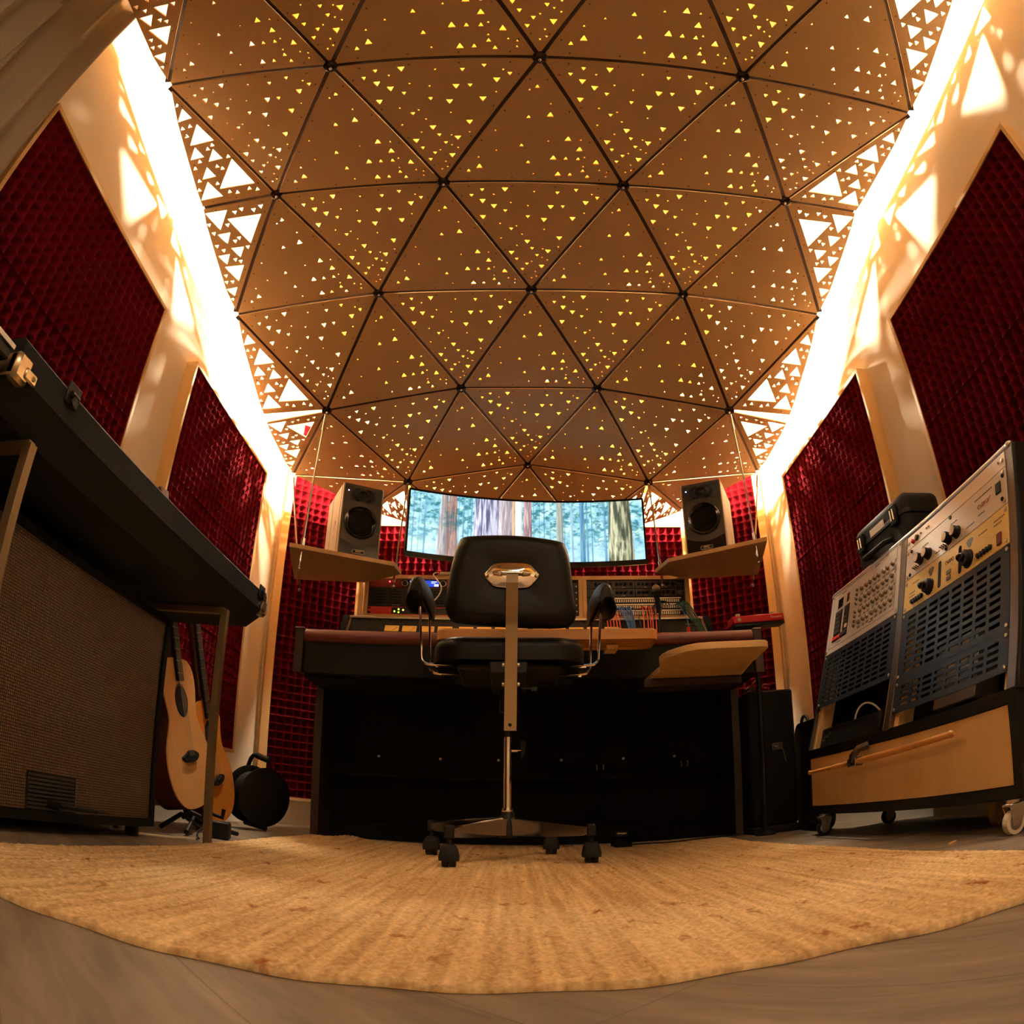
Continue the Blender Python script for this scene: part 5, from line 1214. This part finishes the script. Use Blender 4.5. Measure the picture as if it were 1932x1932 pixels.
# black device inside the lower left bay, with a white lead
t=thing('rack_device','black device lying inside the open bottom of the left rack bay','rack unit',tuple(CF@Vector((.28,.045,-.06))+CLc)); t.rotation_euler=CF.to_euler()
mb=MB(); mb.box(-.24,.20,-.040,.036,-.12,.04,.004); mb.build('case',M_black,t)
for x,y in ((-.19,.0),(-.16,.012),(-.21,-.012)): knob(t,x,y,.005,.046,M_grey,'knob')
mb=MB(); mb.tube(bez((.0,.036,.03),(.02,.09,.04),(.09,.10,.03),(.14,.037,.0),10),.0032,6); o=mb.build('lead',M_white,t)
t=thing('inner_gear','pale metal gear seen through the slots of the right bay vent panel','rack unit',tuple(CF@Vector((.80,.12,-.10))+CLc)); t.rotation_euler=CF.to_euler()
mb=MB(); mb.box(-.10,.10,-.075,.10,-.05,.03,.003); mb.build('case',M_silver,t)
mb=MB(); mb.box(-.05,.06,.02,.08,.03,.034,.001); mb.build('plate',M_cream,t)

# hard case on the cart
hc=thing('hard_case','black plastic hard case with a carry handle lying on top of the rack cart','case',(1.262,1.855,Z1+.001),0)
mb=MB(); pl=[(x,y) for x,y in rrect(.155,.355,.022,5)]
mb.cushion(pl,frame((0,0,0),(1,0,0),(0,1,0)),.115,.014,3); mb.build('lower_shell',M_rubber,hc)
mb=MB(); mb.cushion(rrect(.165,.365,.026,5),frame((0,0,.105),(1,0,0),(0,1,0)),.016,.005,2); mb.build('rim',M_black,hc)
mb=MB(); mb.cushion(rrect(.158,.358,.03,6),frame((0,0,.118),(1,0,0),(0,1,0)),.062,.030,5); lid=mb.build('lid',M_rubber,hc)
for y in (-.12,.12):
    mb=MB(); mb.box(-.092,-.080,y-.022,y+.022,.085,.150,.004); mb.cyl((-.086,y-.022,.092),(-.086,y+.022,.092),.006,n=10); mb.build('latch',M_black,hc)
    for d in (-.008,.008):
        mb=MB(); mb.cyl((-.094,y+d,.100),(-.094,y+d,.135),.0025,n=8); mb.build('latch_pin',M_steel,hc)
mb=MB(); mb.tube([(-.082,-.075,.055),(-.112,-.075,.045),(-.118,-.06,.042),(-.118,.06,.042),(-.112,.075,.045),(-.082,.075,.055)],.009,10); mb.build('handle',M_rubber,hc)
mb=MB(); mb.box(-.0855,-.083,-.05,.05,.112,.136,.0005); mb.build('label_plate',M_white,hc)
# under the cart and on the floor
mb=MB(); mb.lathe([(.030,0),(.036,0),(.036,.018),(.030,.018)],(0,0,0),(0,0,1),24); o=mb.build('tape_roll',mat('yellow_tape',(176,136,40),.4)); o.location=(1.10,1.34,.036); o.rotation_euler=(PI/2,0,.6); tag(o,'roll of yellow tape on the floor under the rack cart','tape roll')
mb=MB(); mb.prism([(-.028,-.004),(.02,-.006),(.03,.001),(.0,.006),(-.02,.005)],Matrix.Identity(4),.004); o=mb.build('wood_chip',M_ply); o.location=(.895,1.235,.0); o.rotation_euler=(0,0,.7); tag(o,'small splinter of pale wood on the floor in front of the rack cart','wood chip')
